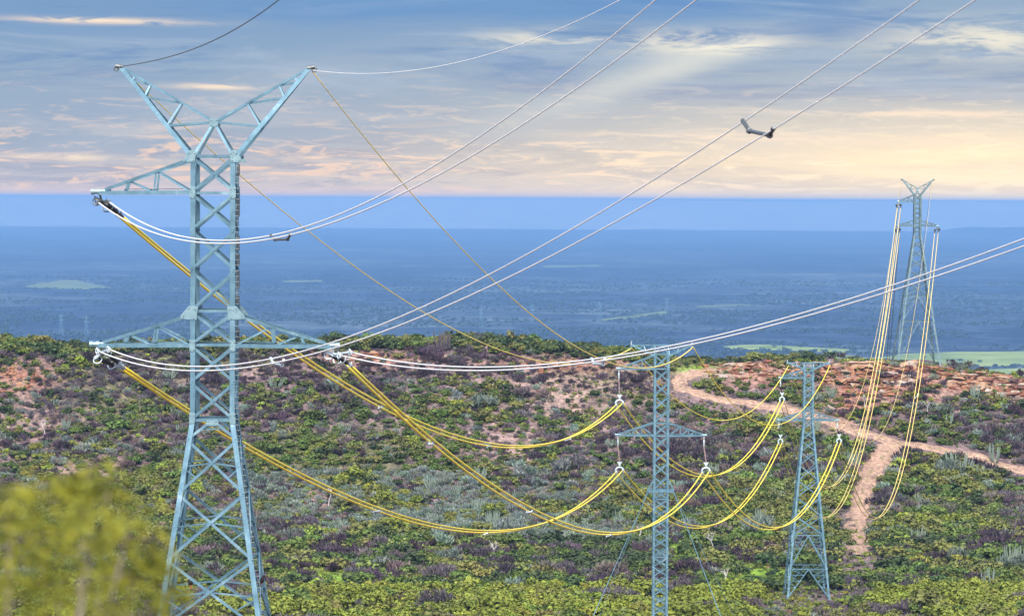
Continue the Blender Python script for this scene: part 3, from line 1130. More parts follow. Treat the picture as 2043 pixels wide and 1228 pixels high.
    def vpeak(s, h, r_root, r_mid, tip_x, r_tip, outs, ins):
        """two raking earth-wire horns on the top of the body"""
        hw = s.m(h); t = s.t
        for side in (-1, 1):
            mb = MB()
            tip = Vector((side * s.m(tip_x), 0, s.z(r_tip)))
            for sy in (-1, 1):
                n = Vector((0, sy, 0))
                R = Vector((side * hw, sy * hw, s.z(r_root)))
                Mi = Vector((0, sy * hw * .55, s.z(r_mid)))
                tp = tip + Vector((0, sy * .06, 0))
                mb.angle(R, tp, n, s.wl * .85, t, 0); mb.angle(Mi, tp, n, s.wd * .8, t, -t * .4)
                mb.angle(R - Vector((side * s.m(5), 0, 0)), Mi, n, s.wd * .9, t, -t * 1.7)
                O = [R.lerp(tp, k) for k in outs]; I = [Mi.lerp(tp, k) for k in ins]
                mb.angle(Mi, O[0], n, s.wd * .75, t, -t * 2.2)
                for k in range(len(outs)):
                    mb.angle(O[k], I[k], n, s.wd * .6, t, -t * 1.6)
                    if k + 1 < len(outs): mb.angle(I[k], O[k + 1], n, s.wd * .7, t, -t * 3.1)
            for k in outs:
                a = Vector((side * hw, -hw, s.z(r_root))).lerp(tip, k); b = Vector((side * hw, hw, s.z(r_root))).lerp(tip, k)
                mb.angle(a, b, (side, 0, .6), s.wd * .5, t, -t * 3)
            o = mb.build('earth_wire_peak', s.mat, s.root)
            br = MB()
            br.tube([tip + Vector((-side * .12, 0, -.02)), tip + Vector((side * .22, 0, .04))], s.wl * .45, 8)
            br.ring(tip + Vector((side * .2, 0, -.08)), (0, 1, 0), s.wl * .45, s.wl * .13)
            br.build('end_bracket', M_FITD, o)

    def wpeak(s, h, r_root, tip_x, r_tip, n_pan):
        """flat-topped peak of a suspension pylon: level top chord, raking lower chords"""
        hw = s.m(h); t = s.t
        for side in (-1, 1):
            mb = MB()
            tip = Vector((side * s.m(tip_x), 0, s.z(r_tip)))
            for sy in (-1, 1):
                n = Vector((0, sy, 0))
                R = Vector((side * hw, sy * hw, s.z(r_root)))
                Ct = Vector((side * .02, sy * hw * .8, s.z(r_tip)))
                tp = tip + Vector((0, sy * .08, 0))
                mb.angle(R, tp, n, s.wl * .75, t, 0); mb.angle(Ct, tp, n, s.wd * .7, t, 0)
                mb.angle(R, Ct, n, s.wd * .8, t, -t * 1.5)
                for k in range(n_pan):
                    a = (k + 1) / (n_pan + 1)
                    b = (k + .5) / (n_pan + .5)
                    mb.angle(R.lerp(tp, a), Ct.lerp(tp, b), n, s.wd * .6, t, -t * 1.5)
                    mb.angle(R.lerp(tp, max(a - 1 / (n_pan + 1), 0)), Ct.lerp(tp, b), n, s.wd * .7, t, -t * 3)
            o = mb.build('earth_wire_peak', s.mat, s.root)
            br = MB()
            br.tube([tip + Vector((0, 0, .5)), tip + Vector((0, 0, -.25))], s.wl * .22, 6)
            br.build('end_bracket', M_FIT, o)


ANCH = {}

# --- the near strain pylon
T1 = Tower('steel_pylon', 'tall blue-grey lattice pylon with two raking horns, nearest of the pylons', 428.5, 131.0, 6000 / 130.0, float(zt(-13, 131)) - .3, .215, .12, .022)
HB = 44.5
lv_up = [(312, HB), (385, HB), (459, HB), (538, HB), (619, HB), (686, HB), (760, HB), (835, HB)]
slope = lambda r: HB + (r - 835) * .1527
rb = 398 - (T1.zb) * F / 131
low = [835, 873, 979, 1108, 1245, 1410, rb]
T1.legs([(312, HB), (835, HB), (rb, slope(rb))])
for i in range(len(lv_up) - 1):
    T1.panel(*lv_up[i], *lv_up[i + 1], 'XH' if i in (0, 1, 4, 5) else 'X')
T1.panel(835, HB, 873, slope(873), 'VvH')
for a, b in zip(low[1:-1], low[2:]):
    T1.panel(a, slope(a), b, slope(b), 'XR')
T1.arm(-1, 232, 386, HB, 384, 318, (.28, .60))
T1.arm(-1, 235, 690, HB, 687, 628, (.28, .60))
T1.arm(1, 235, 690, HB, 687, 628, (.28, .60))
T1.vpeak(HB, 312, 244, 189.5, 134.5, (.34, .66, .84), (.345, .68, .84))
fy = T1.m(HB) + .016
for sy in (-1, 1):
    for sx in (-1, 1):
        T1.gusset([(sx * 33, 304), (sx * 40, 299), (sx * 49, 303), (sx * 60, 323), (sx * 36, 324)], sy * fy)
        T1.gusset([(sx * 29, 610), (sx * 47, 608), (sx * 64, 628), (sx * 63, 634), (sx * 32, 636)], sy * fy)
        for r in (384, 687, 832):
            T1.gusset([(sx * 34, r - 11), (sx * 46, r - 12), (sx * 46, r + 12), (sx * 35, r + 11)], sy * fy)
    T1.gusset([(-9, 237), (9, 237), (8, 253), (-8, 253)], sy * (T1.m(HB) * .55 + .016))
    T1.gusset([(-11, 834), (11, 834), (13, 845), (-13, 845)], sy * fy)
mb = MB(); mb.tube([(0, 0, 0), (.17, 0, 0)], .012, 5)
peg = mb.build('climbing_peg', M_FITD, T1.root)
for q, r in enumerate(np.linspace(332, 1235, 84)):
    hh = HB if r < 835 else slope(r)
    o = peg if q == 0 else peg.copy()
    if q: COL.objects.link(o)
    o.location = (T1.m(hh), -T1.m(hh) * .98, T1.z(r))
for r0, r1 in ((327, 350), (395, 432), (470, 500), (505, 528), (540, 575), (590, 606), (655, 680)):
    mb = MB()
    p0, p1 = Vector((T1.m(HB) + .05, .1, T1.z(r0))), Vector((T1.m(HB) + .05, .1, T1.z(r1)))
    mb.box((p0 + p1) / 2, .10, .30, (p0 - p1).length)
    mb.build('splice_plate', M_FITD, T1.root)

# --- guyed suspension mast
T2 = Tower('steel_mast', 'slender guyed lattice mast with a flat-topped peak and suspension strings', 1321, 384.0, 6000 / 384.0, -74.0, .28, .15, .03)
H2 = 15.5
T2.legs([(706, H2), (1560, H2)])
rows2 = [706, 735] + list(np.linspace(735, 843, 5)[1:]) + [868] + list(np.linspace(868, 975, 5)[1:]) + list(np.arange(994, 1560, 19.2))
for i, (a, b) in enumerate(zip(rows2[:-1], rows2[1:])):
    st = 'X'
    if i in (0, 1, 5, 6, 10, 11) or (i > 11 and (i - 11) % 7 == 6): st += 'H'
    T2.panel(a, H2, b, H2, st, per_face=False)
T2.arm(-1, 85, 736, H2, 735, 709, (.22, .42, .66), .1)
T2.arm(-1, 86.5, 868, H2, 868, 843, (.22, .42, .66), .1)
T2.arm(1, 86, 868, H2, 868, 843, (.22, .42, .66), .1)
T2.wpeak(H2, 708, 60.5, 688, 2)
for sy in (-1, 1):
    mb = MB()
    mb.angle((-T2.m(26), sy * T2.m(H2), T2.z(978)), (T2.m(26), sy * T2.m(H2), T2.z(978)), (0, sy, 0), .34, .03, .04)
    mb.build('guy_beam', M_STEEL, T2.root)
for sx in (-1, 1):
    mb = MB()
    mb.plate([(sx * T2.m(15), -T2.m(H2), T2.z(956)), (sx * T2.m(17), -T2.m(H2), T2.z(956)), (sx * T2.m(27), -T2.m(H2), T2.z(975)), (sx * T2.m(24), -T2.m(H2), T2.z(977))], (0, 1, 0), .06)
    mb.build('guy_bracket', M_STEEL, T2.root)

# --- third pylon on the slope
T3 = Tower('steel_pylon', 'lattice pylon on splayed A-shaped legs standing at the foot of the hillside', 1614.5, 566.0, 6000 / 566.0, float(zt(float(ray(1614, 1190)[0]) * 566, 566)) - .2, .36, .17, .035)
H3 = 10.5
h3 = lambda r: np.interp(r, [735, 842, 900, 1064, 1127, 1190], [H3, H3, 15.8, 31, 37.5, 43.5])
rb3 = 1190
T3.legs([(733, H3), (842, H3), (rb3, 43.5)])
for a, b in zip([733, 753, 767, 781, 795, 808, 820], [753, 767, 781, 795, 808, 820, 837]):
    T3.panel(a, H3, b, H3, 'XH' if a in (733, 753, 820) else 'X', per_face=False)
rr = [837, 856, 877, 900, 926, 956, 990, 1026, 1064]
for i, (a, b) in enumerate(zip(rr[:-1], rr[1:])):
    T3.panel(a, h3(a), b, h3(b), 'XH' if i == 0 else 'X', per_face=False)
T3.panel(1064, h3(1064), 1130, h3(1130), 'VHL', per_face=False)
T3.panel(1130, h3(1130), rb3, h3(rb3), 'VHL', per_face=False)
T3.arm(-1, 56, 754, H3, 753, 737, (.25, .5, .72), .1)
T3.arm(-1, 58, 838, H3, 837, 821, (.25, .5, .72), .1)
T3.arm(1, 58.5, 838, H3, 837, 821, (.25, .5, .72), .1)
T3.wpeak(H3, 735, 42.5, 723, 2)

# --- far strain pylon behind the crest
T4 = Tower('steel_pylon', 'farthest tall lattice pylon with raking horns rising behind the rocky crest', 1829, 830.0, 6000 / 830.0, float(zt(float(ray(1829, 560)[0]) * 830, 830)) - .5, .44, .20, .035, M_STEELD)
H4 = 7.6
h4 = lambda r: np.interp(r, [388, 466, 552, 590, 640, 725, 745], [H4, H4, 20, 25.5, 32.5, 44, 47])
rb4 = 398 - T4.zb * F / 830
T4.legs([(387, H4), (466, H4), (rb4, h4(min(rb4, 745)))])
r4 = [387, 402, 411, 420, 430, 440, 450, 458, 466]
for i, (a, b) in enumerate(zip(r4[:-1], r4[1:])):
    T4.panel(a, H4, b, H4, 'XH' if i in (0, 1, 5, 6) else 'X', per_face=False)
r4 = [466, 480, 497, 516, 537, 562, 590]
for a, b in zip(r4[:-1], r4[1:]):
    T4.panel(a, h4(a), b, h4(b), 'X', per_face=False)
T4.panel(590, h4(590), 640, h4(640), 'VHL', per_face=False)
T4.panel(640, h4(640), rb4, h4(min(rb4, 745)), 'VHL', per_face=False)
T4.arm(-1, 38, 402.5, H4, 402, 389, (.3, .6), .12)
T4.arm(-1, 39, 451, H4, 450, 440, (.3, .6), .12)
T4.arm(1, 40, 451, H4, 450, 440, (.3, .6), .12)
T4.vpeak(H4, 387, 376, 31, 358, (.34, .66, .84), (.345, .68, .84))


# --- ghostly pylons far out on the plain
def far_pylons():
    base = None
    spots = [(122, 668, 'leftmost ghostly pylon far out on the plain'), (172, 672, 'second ghostly pylon from the left far out on the plain'),
             (960, 652, 'faint pylon on the plain above the middle of the skyline scrub'), (1062, 645, 'faint pylon on the plain right of the one above the middle skyline'),
             (1197, 640, 'faint pylon on the plain beside the end of the narrow green strip'), (1330, 628, 'faint pylon on the plain at the right end of the narrow green strip')]
    for (p, r, lab) in spots:
        u, v = ray(p, r); y = ZP / float(v)
        if base is None:
            o = empty('distant_pylon')
            H, b, t = 62, 6.5, 1.1
            for sx in (-1, 1):
                mb = MB(); mb.tube([(sx * b, 0, 0), (sx * 1.6, 0, H * .62), (sx * 1.6, 0, H)], .7, 4); mb.build('leg', M_STEEL, o)
            mb = MB()
            for k in range(8):
                z0, z1 = H * k / 8, H * (k + 1) / 8
                w = lambda z: np.interp(z, [0, H * .62, H], [b, 1.6, 1.6])
                sg = 1 if k % 2 else -1
                mb.tube([(-sg * w(z0), 0, z0), (sg * w(z1), 0, z1)], .4, 4)
            mb.build('bracing', M_STEEL, o)
            for z in (H * .7, H * .88):
                mb = MB(); mb.tube([(-10, 0, z), (10, 0, z)], .6, 4); mb.tube([(-10, 0, z), (0, 0, z + 4), (10, 0, z)], .4, 4); mb.build('crossarm', M_STEEL, o)
            base = o
        else:
            o = copy_tree(base)
        o.location = (float(u) * y, y, ZP)
        tag(o, lab, 'pylon', 'ghostly pylons on the plain')


far_pylons()


# ------------------------------------------------------------------ conductors
def wire(name, pts, rad, mat, label, group, cat='cable'):
    mb = MB(); mb.tube(pts, rad, 6)
    o = mb.build(name, mat, None, True)
    tag(o, label, cat, group)
    return o


def sagged(A, B, low_row=None, sag=None, n=72):
    A, B = Vector(A), Vector(B)
    def pts(sg):
        return [A.lerp(B, i / n) - Vector((0, 0, 4 * sg * (i / n) * (1 - i / n))) for i in range(n + 1)]
    if sag is None:
        lo, hi = 0.0, 60.0
        for _ in range(40):
            mid = (lo + hi) / 2
            P = np.array([tuple(p) for p in pts(mid)])
            r = proj(P[:, 0], P[:, 1], P[:, 2])[1].max()
            if r < low_row: lo = mid
            else: hi = mid
        sag = mid
    return pts(sag)


# white spans coming towards the camera: each a parabola in the vertical plane of the line
SL = .27
NEARW = {
    'A1': [(217, 402), (235, 414), (303, 453), (382, 476), (431, 480), (489, 477), (578, 463), (803, 365), (1020, 224), (1313, 0)],
    'A2': [(195, 403), (210, 414), (294, 460), (382, 479), (440, 483), (489, 482), (587, 471), (861, 360), (1020, 265), (1383, 0)],
    'B1': [(218, 696), (265, 714), (318, 727), (381, 735), (437, 731), (547, 714), (719, 659), (960, 550), (1480, 247), (1840, 0)],
    'B2': [(196, 700), (210, 705), (265, 724), (340, 735), (400, 738), (440, 737), (560, 724), (650, 700), (720, 680), (970, 570), (1545, 258), (1945, 0)],
    'C1': [(700, 702), (800, 721), (900, 731), (950, 733), (1050, 730), (1150, 718), (1250, 705), (1600, 627), (2043, 475)],
    'C2': [(678, 708), (750, 725), (850, 736), (940, 740), (1050, 737), (1150, 724), (1250, 708), (1600, 636), (2043, 490)],
    'S1': [(240, 133), (330, 115), (400, 93), (460, 64), (510, 32), (557, 0)],
    'S2': [(622, 140), (680, 146), (760, 147), (850, 136), (950, 115), (1060, 80), (1150, 45), (1235, 0)]}
NW = {}
for k, p in NEARW.items():
    p = np.array(p, float)
    ux, uz = ray(p[:, 0], p[:, 1])
    sl = SL
    x1 = ux[0] * 130.6
    yy = (x1 + 130.6 * sl) / (ux + sl)
    zz = uz * yy
    wgt = np.ones(len(p)); wgt[0] = 3
    co = np.polyfit(yy - 130.6, zz, 2 if k[0] != 'S' else 3, w=wgt)
    y_end = {'S': max(yy.min() - 6, 60)}.get(k[0], 14)
    ys = np.linspace(130.6, y_end, 110)
    d = ys - 130.6
    lin = np.polyval(co, d)
    if k[0] == 'S':                                            # beyond the frame carry on straight
        pass
    NW[k] = [Vector((float(x1 - sl * dd), float(y), float(z))) for y, dd, z in zip(ys, d, lin)]
nm = {'A': "the nearest pylon's upper crossarm", 'B': "the nearest pylon's lower left crossarm", 'C': "the nearest pylon's lower right crossarm"}
for k in ('A1', 'A2', 'B1', 'B2', 'C1', 'C2'):
    wire('conductor', NW[k], [.033 * (max(p.y, 20) / 130) ** 1.0 for p in NW[k]], M_WHT, '%s white twin wire sweeping up from %s' % ('upper' if k[1] == '1' else 'lower', nm[k[0]]),
         'white twin conductors of the near span')
wire('earth_wire', NW['S1'], .020, M_FITD, 'thin dark wire rising right from the left horn of the nearest pylon', 'earth wires of the near span')
wire('earth_wire', NW['S2'], .013, M_WHT, 'thin pale wire dipping then rising from the right horn of the nearest pylon', 'earth wires of the near span')

# spans down the valley, their yellow a painted sunset glow.  For each phase: clamps at the four pylons
Y1, Y2, Y3, Y4 = 132.5, 384.0, 566.0, 829.0
phase = {
    'upper': dict(n='upper', p1=[(240, 428), (225, 421)], p2=[(1243, 803), (1229, 807)], p3=[(1564.5, 797), (1556, 799)], p4=[(1797, 412), (1790, 413)], low=[(889, 893), (948, 951), (970, 973)]),
    'left': dict(n='lower left', p1=[(243, 729), (238, 733)], p2=[(1243, 937), (1229, 941)], p3=[(1561, 881), (1553, 883)], p4=[(1795, 461), (1788, 462)], low=[(1058, 1062), (1049, 1053), (1031, 1033)]),
    'right': dict(n='lower right', p1=[(698, 727), (684, 722)], p2=[(1416, 938), (1401, 942)], p3=[(1678, 880), (1670, 882)], p4=[(1872, 461), (1865, 462)], low=[(1062, 1066), (1052, 1056), (1032, 1035)])}
spanname = ('from the nearest pylon to the mast', 'from the mast to the A-legged pylon', 'from the A-legged pylon to the farthest')
W = {}
RAD = ((.058, .086), (.086, .098), (.092, .072))
for ph, d in phase.items():
    for j in (0, 1):
        P = [at(*d['p1'][j], Y1), at(*d['p2'][j], Y2), at(*d['p3'][j], Y3), at(*d['p4'][j], Y4)]
        for k in range(3):
            pts = sagged(P[k], P[k + 1], d['low'][k][j])
            n = len(pts)
            rad = [RAD[k][0] + (RAD[k][1] - RAD[k][0]) * i / (n - 1) for i in range(n)]
            W[(ph, j, k)] = pts
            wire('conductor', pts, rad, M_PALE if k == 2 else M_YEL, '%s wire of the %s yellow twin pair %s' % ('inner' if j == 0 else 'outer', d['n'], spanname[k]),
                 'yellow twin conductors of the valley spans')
        # beyond the farthest pylon the line drops to the plain
        E = Vector((P[3].x + 46, 1290, -175)); E.x += 1.0 * j
        wire('conductor', sagged(P[3], E, sag=9), .05, M_DRK, '%s thin dark wire of the %s pair dropping behind the farthest pylon' % ('inner' if j == 0 else 'outer', d['n']),
             'dark conductors beyond the farthest pylon')
ews = {
    'left': [at(241, 136, 131), at(1261, 694, Y2), at(1574, 728, Y3), at(1798.5, 359, 830)],
    'right': [at(622, 141, 131), at(1383, 692, Y2), at(1656, 728, Y3), at(1860, 359, 830)]}
ewlow = {'left': (735, 838, 863), 'right': (735, 848, 881)}
for sd, P in ews.items():
    for k in range(3):
        if k == 0:
            pts = sagged(P[0], P[1], 726 if sd == 'left' else 734)
            rad = [.020 + .058 * (i / 72) for i in range(73)]
        else:
            pts = sagged(P[k], P[k + 1], ewlow[sd][k]); rad = ((.06, .075), (.06, .022))[k - 1]
            rad = [rad[0] + (rad[1] - rad[0]) * i / 72 for i in range(73)]
        W[('e' + sd, 0, k)] = pts
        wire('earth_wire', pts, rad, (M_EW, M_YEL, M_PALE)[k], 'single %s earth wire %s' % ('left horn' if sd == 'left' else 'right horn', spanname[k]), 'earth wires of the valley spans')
    E = Vector((P[3].x + 40, 1290, -150))
    wire('earth_wire', sagged(P[3], E, sag=8), .035, M_DRK, 'thinnest dark wire from the %s horn dropping behind the farthest pylon' % sd, 'dark conductors beyond the farthest pylon')


# ------------------------------------------------------------------ spacers on the twin wires
def spacer(a, b, mat, label, sc=1.0):
    a, b = Vector(a), Vector(b)
    t = empty('spacer', (a + b) / 2)
    o = (a + b) / 2
    d = (b - a)
    dn = d.normalized()
    drop = Vector((0, 0, -.13 * sc)) - d * 0
    mb = MB()
    p, q = a.lerp(b, .22) + drop - o, a.lerp(b, .86) + drop - o
    mb.tube([p - dn * .05 * sc, p + dn * .04 * sc, p + dn * .05 * sc, q - dn * .05 * sc, q - dn * .04 * sc, q + dn * .05 * sc], [r_ * sc for r_ in (.055, .055, .036, .036, .055, .055)], 8)
    mb.build('bar', mat, t)
    for w, e in ((a, p), (b, q)):
        mb = MB()
        mb.tube([w - o + Vector((0, 0, .03 * sc)), e], [.045 * sc, .032 * sc], 6)
        mb.build('clamp', mat, t)
    tag(t, label, 'spacer', 'spacers on the twin conductors')


def on_wire(pts, px):
    P = np.array([tuple(p) for p in pts])
    x = proj(P[:, 0], P[:, 1], P[:, 2])[0]
    ok = P[:, 1] > 20
    i = int(np.argmin(np.where(ok, np.abs(x - px), 1e9)))
    j = i + 1 if i + 1 < len(P) and (x[i + 1] - x[i]) * (px - x[i]) > 0 else i - 1
    j = max(0, min(j, len(P) - 1))
    k = 0 if abs(x[j] - x[i]) < 1e-6 else (px - x[i]) / (x[j] - x[i])
    return Vector(P[i]).lerp(Vector(P[j]), float(np.clip(k, 0, 1)))


spacer(on_wire(NW['A1'], 540), on_wire(NW['A2'], 580), M_FITD, 'dark spacer on the white twin wires just right of the nearest pylon body')
spacer(on_wire(NW['B1'], 540), on_wire(NW['B2'], 566), M_FIT, 'pale spacer on the white twin wires below the lower right crossarm')
spacer(on_wire(NW['B1'], 1482), on_wire(NW['B2'], 1545), M_FITD, 'dark spacer bar high against the sky between two rising white wires', .95)
spacer(on_wire(NW['C1'], 1180), on_wire(NW['C2'], 1207), M_FIT, 'pale spacer on the white twin wires left of the guyed mast peak')
for ph, k, px, lab in (('upper', 0, 492, 'small spacer on the upper yellow pair where it passes the nearest pylon'), ('upper', 0, 764, 'small spacer on the upper yellow pair left of where the pairs cross'),
                       ('upper', 0, 980, 'small spacer at the lowest point of the upper yellow pair'), ('upper', 0, 1142, 'small spacer on the upper yellow pair before the guyed mast'),
                       ('right', 0, 866, 'small spacer halfway down the steep lower right yellow pair'), ('right', 0, 1064, 'small spacer low on the lower right yellow pair where the pairs cross'),
                       ('right', 0, 1222, 'small spacer at the lowest point of the lower right yellow pair'), ('left', 0, 490, 'small spacer on the lower left yellow pair beside the nearest pylon leg'),
                       ('left', 0, 760, 'small spacer on the lower left yellow pair before its lowest point'), ('left', 0, 975, 'small spacer at the lowest point of the lower left yellow pair'),
                       ('left', 0, 1137, 'small spacer on the lower left yellow pair rising to the guyed mast'),
                       ('upper', 2, 1719, 'small pale spacer on the upper yellow pair over the dirt track'), ('right', 2, 1832, 'small spacer on the lower right yellow pair below the farthest pylon')):
    a = on_wire(W[(ph, 0, k)], px)
    i = int(np.argmin([abs(p.y - a.y) for p in W[(ph, 1, k)]]))
    spacer(a, W[(ph, 1, k)][i], M_FIT, lab, 1.3 if k == 0 else 2.2)


# ------------------------------------------------------------------ insulators
def tension_set(tower, armtip, clamps, nearpts, y_c, dark, label, sc=1.0, simple=False):
    """dead-end strings: yoke under the arm tip, two ribbed rods to the clamps, arcing rings"""
    tip = Vector(armtip)
    t = empty('tension_insulator', tip)
    fit = M_FITD if dark else M_FIT
    L = [Vector(c) - tip for c in clamps]
    mid = (L[0] + L[1]) / 2
    w = (L[0] - L[1]) * .5
    w = w.normalized() * .24 * sc
    yo = Vector((0, 0, -.18 * sc)) + mid * .08
    mb = MB()
    mb.tube([Vector((0, 0, 0)), yo], .05 * sc, 6)
    mb.plate([yo - w * 1.5 + Vector((0, 0, .06 * sc)), yo + w * 1.5 + Vector((0, 0, .06 * sc)), yo + w * 1.2 - Vector((0, 0, .1 * sc)), yo - w * 1.2 - Vector((0, 0, .1 * sc))], (0, 1, 0), .03 * sc)
    mb.build('yoke_plate', fit, t)
    for sg, c in ((1, L[0]), (-1, L[1])):
        a = yo + w * sg + Vector((0, 0, -.05 * sc))
        b = c
        mb = MB()
        n = 9 if simple else 26
        pts, rr = [], []
        for i in range(n + 1):
            k = .10 + .66 * i / n
            pts.append(a.lerp(b, k)); rr.append((.10 if i % 2 else .05) * sc)
        mb.tube(pts, rr, 8)
        mb.build('insulator_rod', M_RUB, t)
        mb = MB()
        mb.tube([a, a.lerp(b, .11)], .035 * sc, 6)
        mb.build('shackle', fit, t)
        mb = MB()
        mb.tube([a.lerp(b, .74), b, b + (b - a).normalized() * .01 * sc, b + (b - a).normalized() * .32 * sc], [.04 * sc, .075 * sc, .085 * sc, .05 * sc], 6)
        mb.build('dead_end_clamp', fit, t)
        if not simple:
            ax = (b - a).normalized()
            for k, R in ((.13, .19), (.72, .17)):
                mb = MB()
                mb.ring(a.lerp(b, k) + Vector((sg * w.x * .3, 0, -.03)), ax + Vector((.35, .2, .1)) * sg, R * sc, .028 * sc, .4, 5.6)
                mb.build('arcing_ring', fit, t)
    for p in nearpts:
        q = Vector(p) - tip
        mb = MB()
        mb.tube([yo, q], .04 * sc, 6); mb.tube([q + Vector((0, .12, .02)), q + Vector((.05, -.35, -.03))], .062 * sc, 6)
        mb.ring(q + Vector((-.06, 0, .0)), (1, .5, .2), .15 * sc, .026 * sc, 1.0, 6.2)
        mb.build('jumper_clamp', fit, t)
    tag(t, label, 'insulator', 'tension insulator sets')


tip1 = T1.world((-T1.m(231), 0, T1.z(390)))
tip2 = T1.world((-T1.m(234), 0, T1.z(694)))
tip3 = T1.world((T1.m(237), 0, T1.z(694)))
tension_set(T1, tip1, [at(240, 428, Y1), at(225, 421, Y1)], [NW['A1'][0], NW['A2'][0]], Y1, True, 'dark twin insulator set under the upper crossarm tip of the nearest pylon')
tension_set(T1, tip2, [at(243, 729, Y1), at(238, 733, Y1)], [NW['B1'][0], NW['B2'][0]], Y1, False, 'twin insulator set under the lower left crossarm tip of the nearest pylon')
tension_set(T1, tip3, [at(698, 727, Y1), at(684, 722, Y1)], [NW['C1'][0], NW['C2'][0]], Y1, False, 'twin insulator set under the lower right crossarm tip of the nearest pylon')
for ph, tp, lab in (('upper', (-T4.m(38), 0, T4.z(404)), 'upper'), ('left', (-T4.m(39), 0, T4.z(452.5)), 'lower left'), ('right', (T4.m(40), 0, T4.z(452.5)), 'lower right')):
    c = [at(*phase[ph]['p4'][j], Y4) for j in (0, 1)]
    tension_set(T4, T4.world(tp), c, [], Y4, True, 'dark insulator set at the %s crossarm tip of the farthest pylon' % lab, 2.6, True)


def suspension_set(tip, clamps, sc, label, rod_mat):
    tip = Vector(tip)
    t = empty('suspension_insulator', tip)
    c = [Vector(p) - tip for p in clamps]
    bot = (c[0] + c[1]) / 2
    top_of_yoke = bot + Vector((0, 0, 1.15 * sc))
    mb = MB()
    pts = [Vector((0, 0, 0)), Vector((0, 0, -.35 * sc)), Vector((0, 0, -.7 * sc)), Vector((0, 0, -1.2 * sc))]
    mb.tube(pts, [.10 * sc, .06 * sc, .12 * sc, .07 * sc], 6)
    mb.build('hanger', M_FIT, t)
    mb = MB()
    a, n = pts[-1], 30
    mb.tube([a.lerp(top_of_yoke, i / n) for i in range(n + 1)], [(.11 if i % 2 else .06) * sc for i in range(n + 1)], 8)
    mb.build('insulator_rod', rod_mat, t)
    mb = MB()
    mb.plate([top_of_yoke + Vector((-.34 * sc, 0, .05)), top_of_yoke + Vector((.34 * sc, 0, .05)), top_of_yoke + Vector((.08 * sc, 0, -.42 * sc)), top_of_yoke + Vector((-.08 * sc, 0, -.42 * sc))], (0, 1, 0), .08 * sc)
    y = bot + Vector((0, 0, .45 * sc))
    mb.tube([top_of_yoke + Vector((0, 0, -.4 * sc)), y], .06 * sc, 6)
    hw = abs(c[0].x - c[1].x) / 2
    arc = [bot + Vector((math.cos(q) * (hw + .05), 0, .08 * sc + math.sin(q) * .42 * sc)) for q in np.linspace(math.pi, 0, 9)]
    mb.tube(arc, .11 * sc, 6)
    mb.build('yoke', M_FIT, t)
    for q in c:
        mb = MB(); mb.tube([q + Vector((0, -.5 * sc, -.06)), q + Vector((0, 0, .06)), q + Vector((0, .5 * sc, -.06))], [.09 * sc, .16 * sc, .09 * sc], 6)
        mb.tube([q + Vector((0, .1, -.05)), q + Vector((.05, .1, -.38 * sc))], .11 * sc, 6)
        mb.build('clamp', M_FIT, t)
    tag(t, label, 'insulator', 'suspension insulator strings')


for T, sc, key, y, nmT in ((T2, 1.0, 'p2', Y2, 'guyed mast'), (T3, 1.25, 'p3', Y3, 'A-legged pylon')):
    off = {'upper': (-85, 737) if T is T2 else (-55.5, 755), 'left': (-86, 870) if T is T2 else (-58, 839), 'right': (86, 870) if T is T2 else (58.5, 839)}
    for ph in phase:
        o, r = off[ph]
        suspension_set(T.world((T.m(o), 0, T.z(r))), [at(*phase[ph][key][j], y) for j in (0, 1)], sc,
                       'hanging string with forked yoke at the %s crossarm of the %s' % (phase[ph]['n'], nmT), M_RUBL if T is T2 else M_RUB)
# earth-wire hangers
for T, px in ((T2, (1261, 694)), (T3, (1574, 728))):
    pass

# guys of the mast
gy = T2.m(H2)
for (sx, sy, e, lab) in ((-1, -1, (1180, 1236), 'left front guy wire bracing the slender mast'), (1, -1, (1441, 1236), 'right front guy wire bracing the slender mast'),
                         (-1, 1, (1215, 1180), 'thinner left rear guy wire of the slender mast'), (1, 1, (1432, 1160), 'thinner right rear guy wire of the slender mast')):
    a = T2.world((sx * T2.m(24), sy * gy, T2.z(976)))
    if sy < 0:
        d = at(e[0], e[1], 372) - a
    else:
        d = at(e[0], e[1], 396) - a
    zt_end = a + d * 1.0
    k = 1.0
    while k < 3:
        q = a + d * k
        if q.z < float(zt(q.x, q.y)): break
        k += .02
    wire('guy_wire', [a, a + d * (k + .02)], .05 if sy < 0 else .03, M_STEEL, lab, 'guy wires of the mast', 'guy wire')


# ------------------------------------------------------------------ birds perched on the near pylon
def bird(p, rz, lab):
    t = empty('bird', p, rz)
    mb = MB()
    mb.tube([(0, .155, .30), (0, .11, .335), (0, .06, .345), (0, .03, .30), (0, .0, .22), (0, -.03, .13), (0, -.06, .05), (0, -.08, .0)],
            [.012, .042, .055, .052, .09, .105, .075, .03], 10)
    mb.build('body', M_BIRD, t, True)
    mb = MB(); mb.tube([(0, .10, .335), (0, .15, .33), (0, .19, .312)], [.022, .016, .003], 6); mb.build('beak', M_BIRDR, t)
    mb = MB(); mb.plate([(-.045, -.055, .07), (.045, -.055, .07), (.055, -.13, -.14), (-.055, -.13, -.14)], (0, 1, .3), .02); mb.build('tail', M_BIRDR, t)
    for s in (-1, 1):
        mb = MB(); mb.plate([(s * .09, .03, .25), (s * .115, -.03, .22), (s * .10, -.11, -.02), (s * .075, -.06, .06)], (1, 0, 0), .025); mb.build('wing', M_BIRD, t)
        mb = MB(); mb.tube([(s * .035, -.02, .06), (s * .035, .0, -.015)], .012, 5); mb.build('leg', M_BIRDR, t)
    tag(t, lab, 'bird', 'birds on the nearest pylon')


def t1_point(px, row, y): return at(px, row, y)


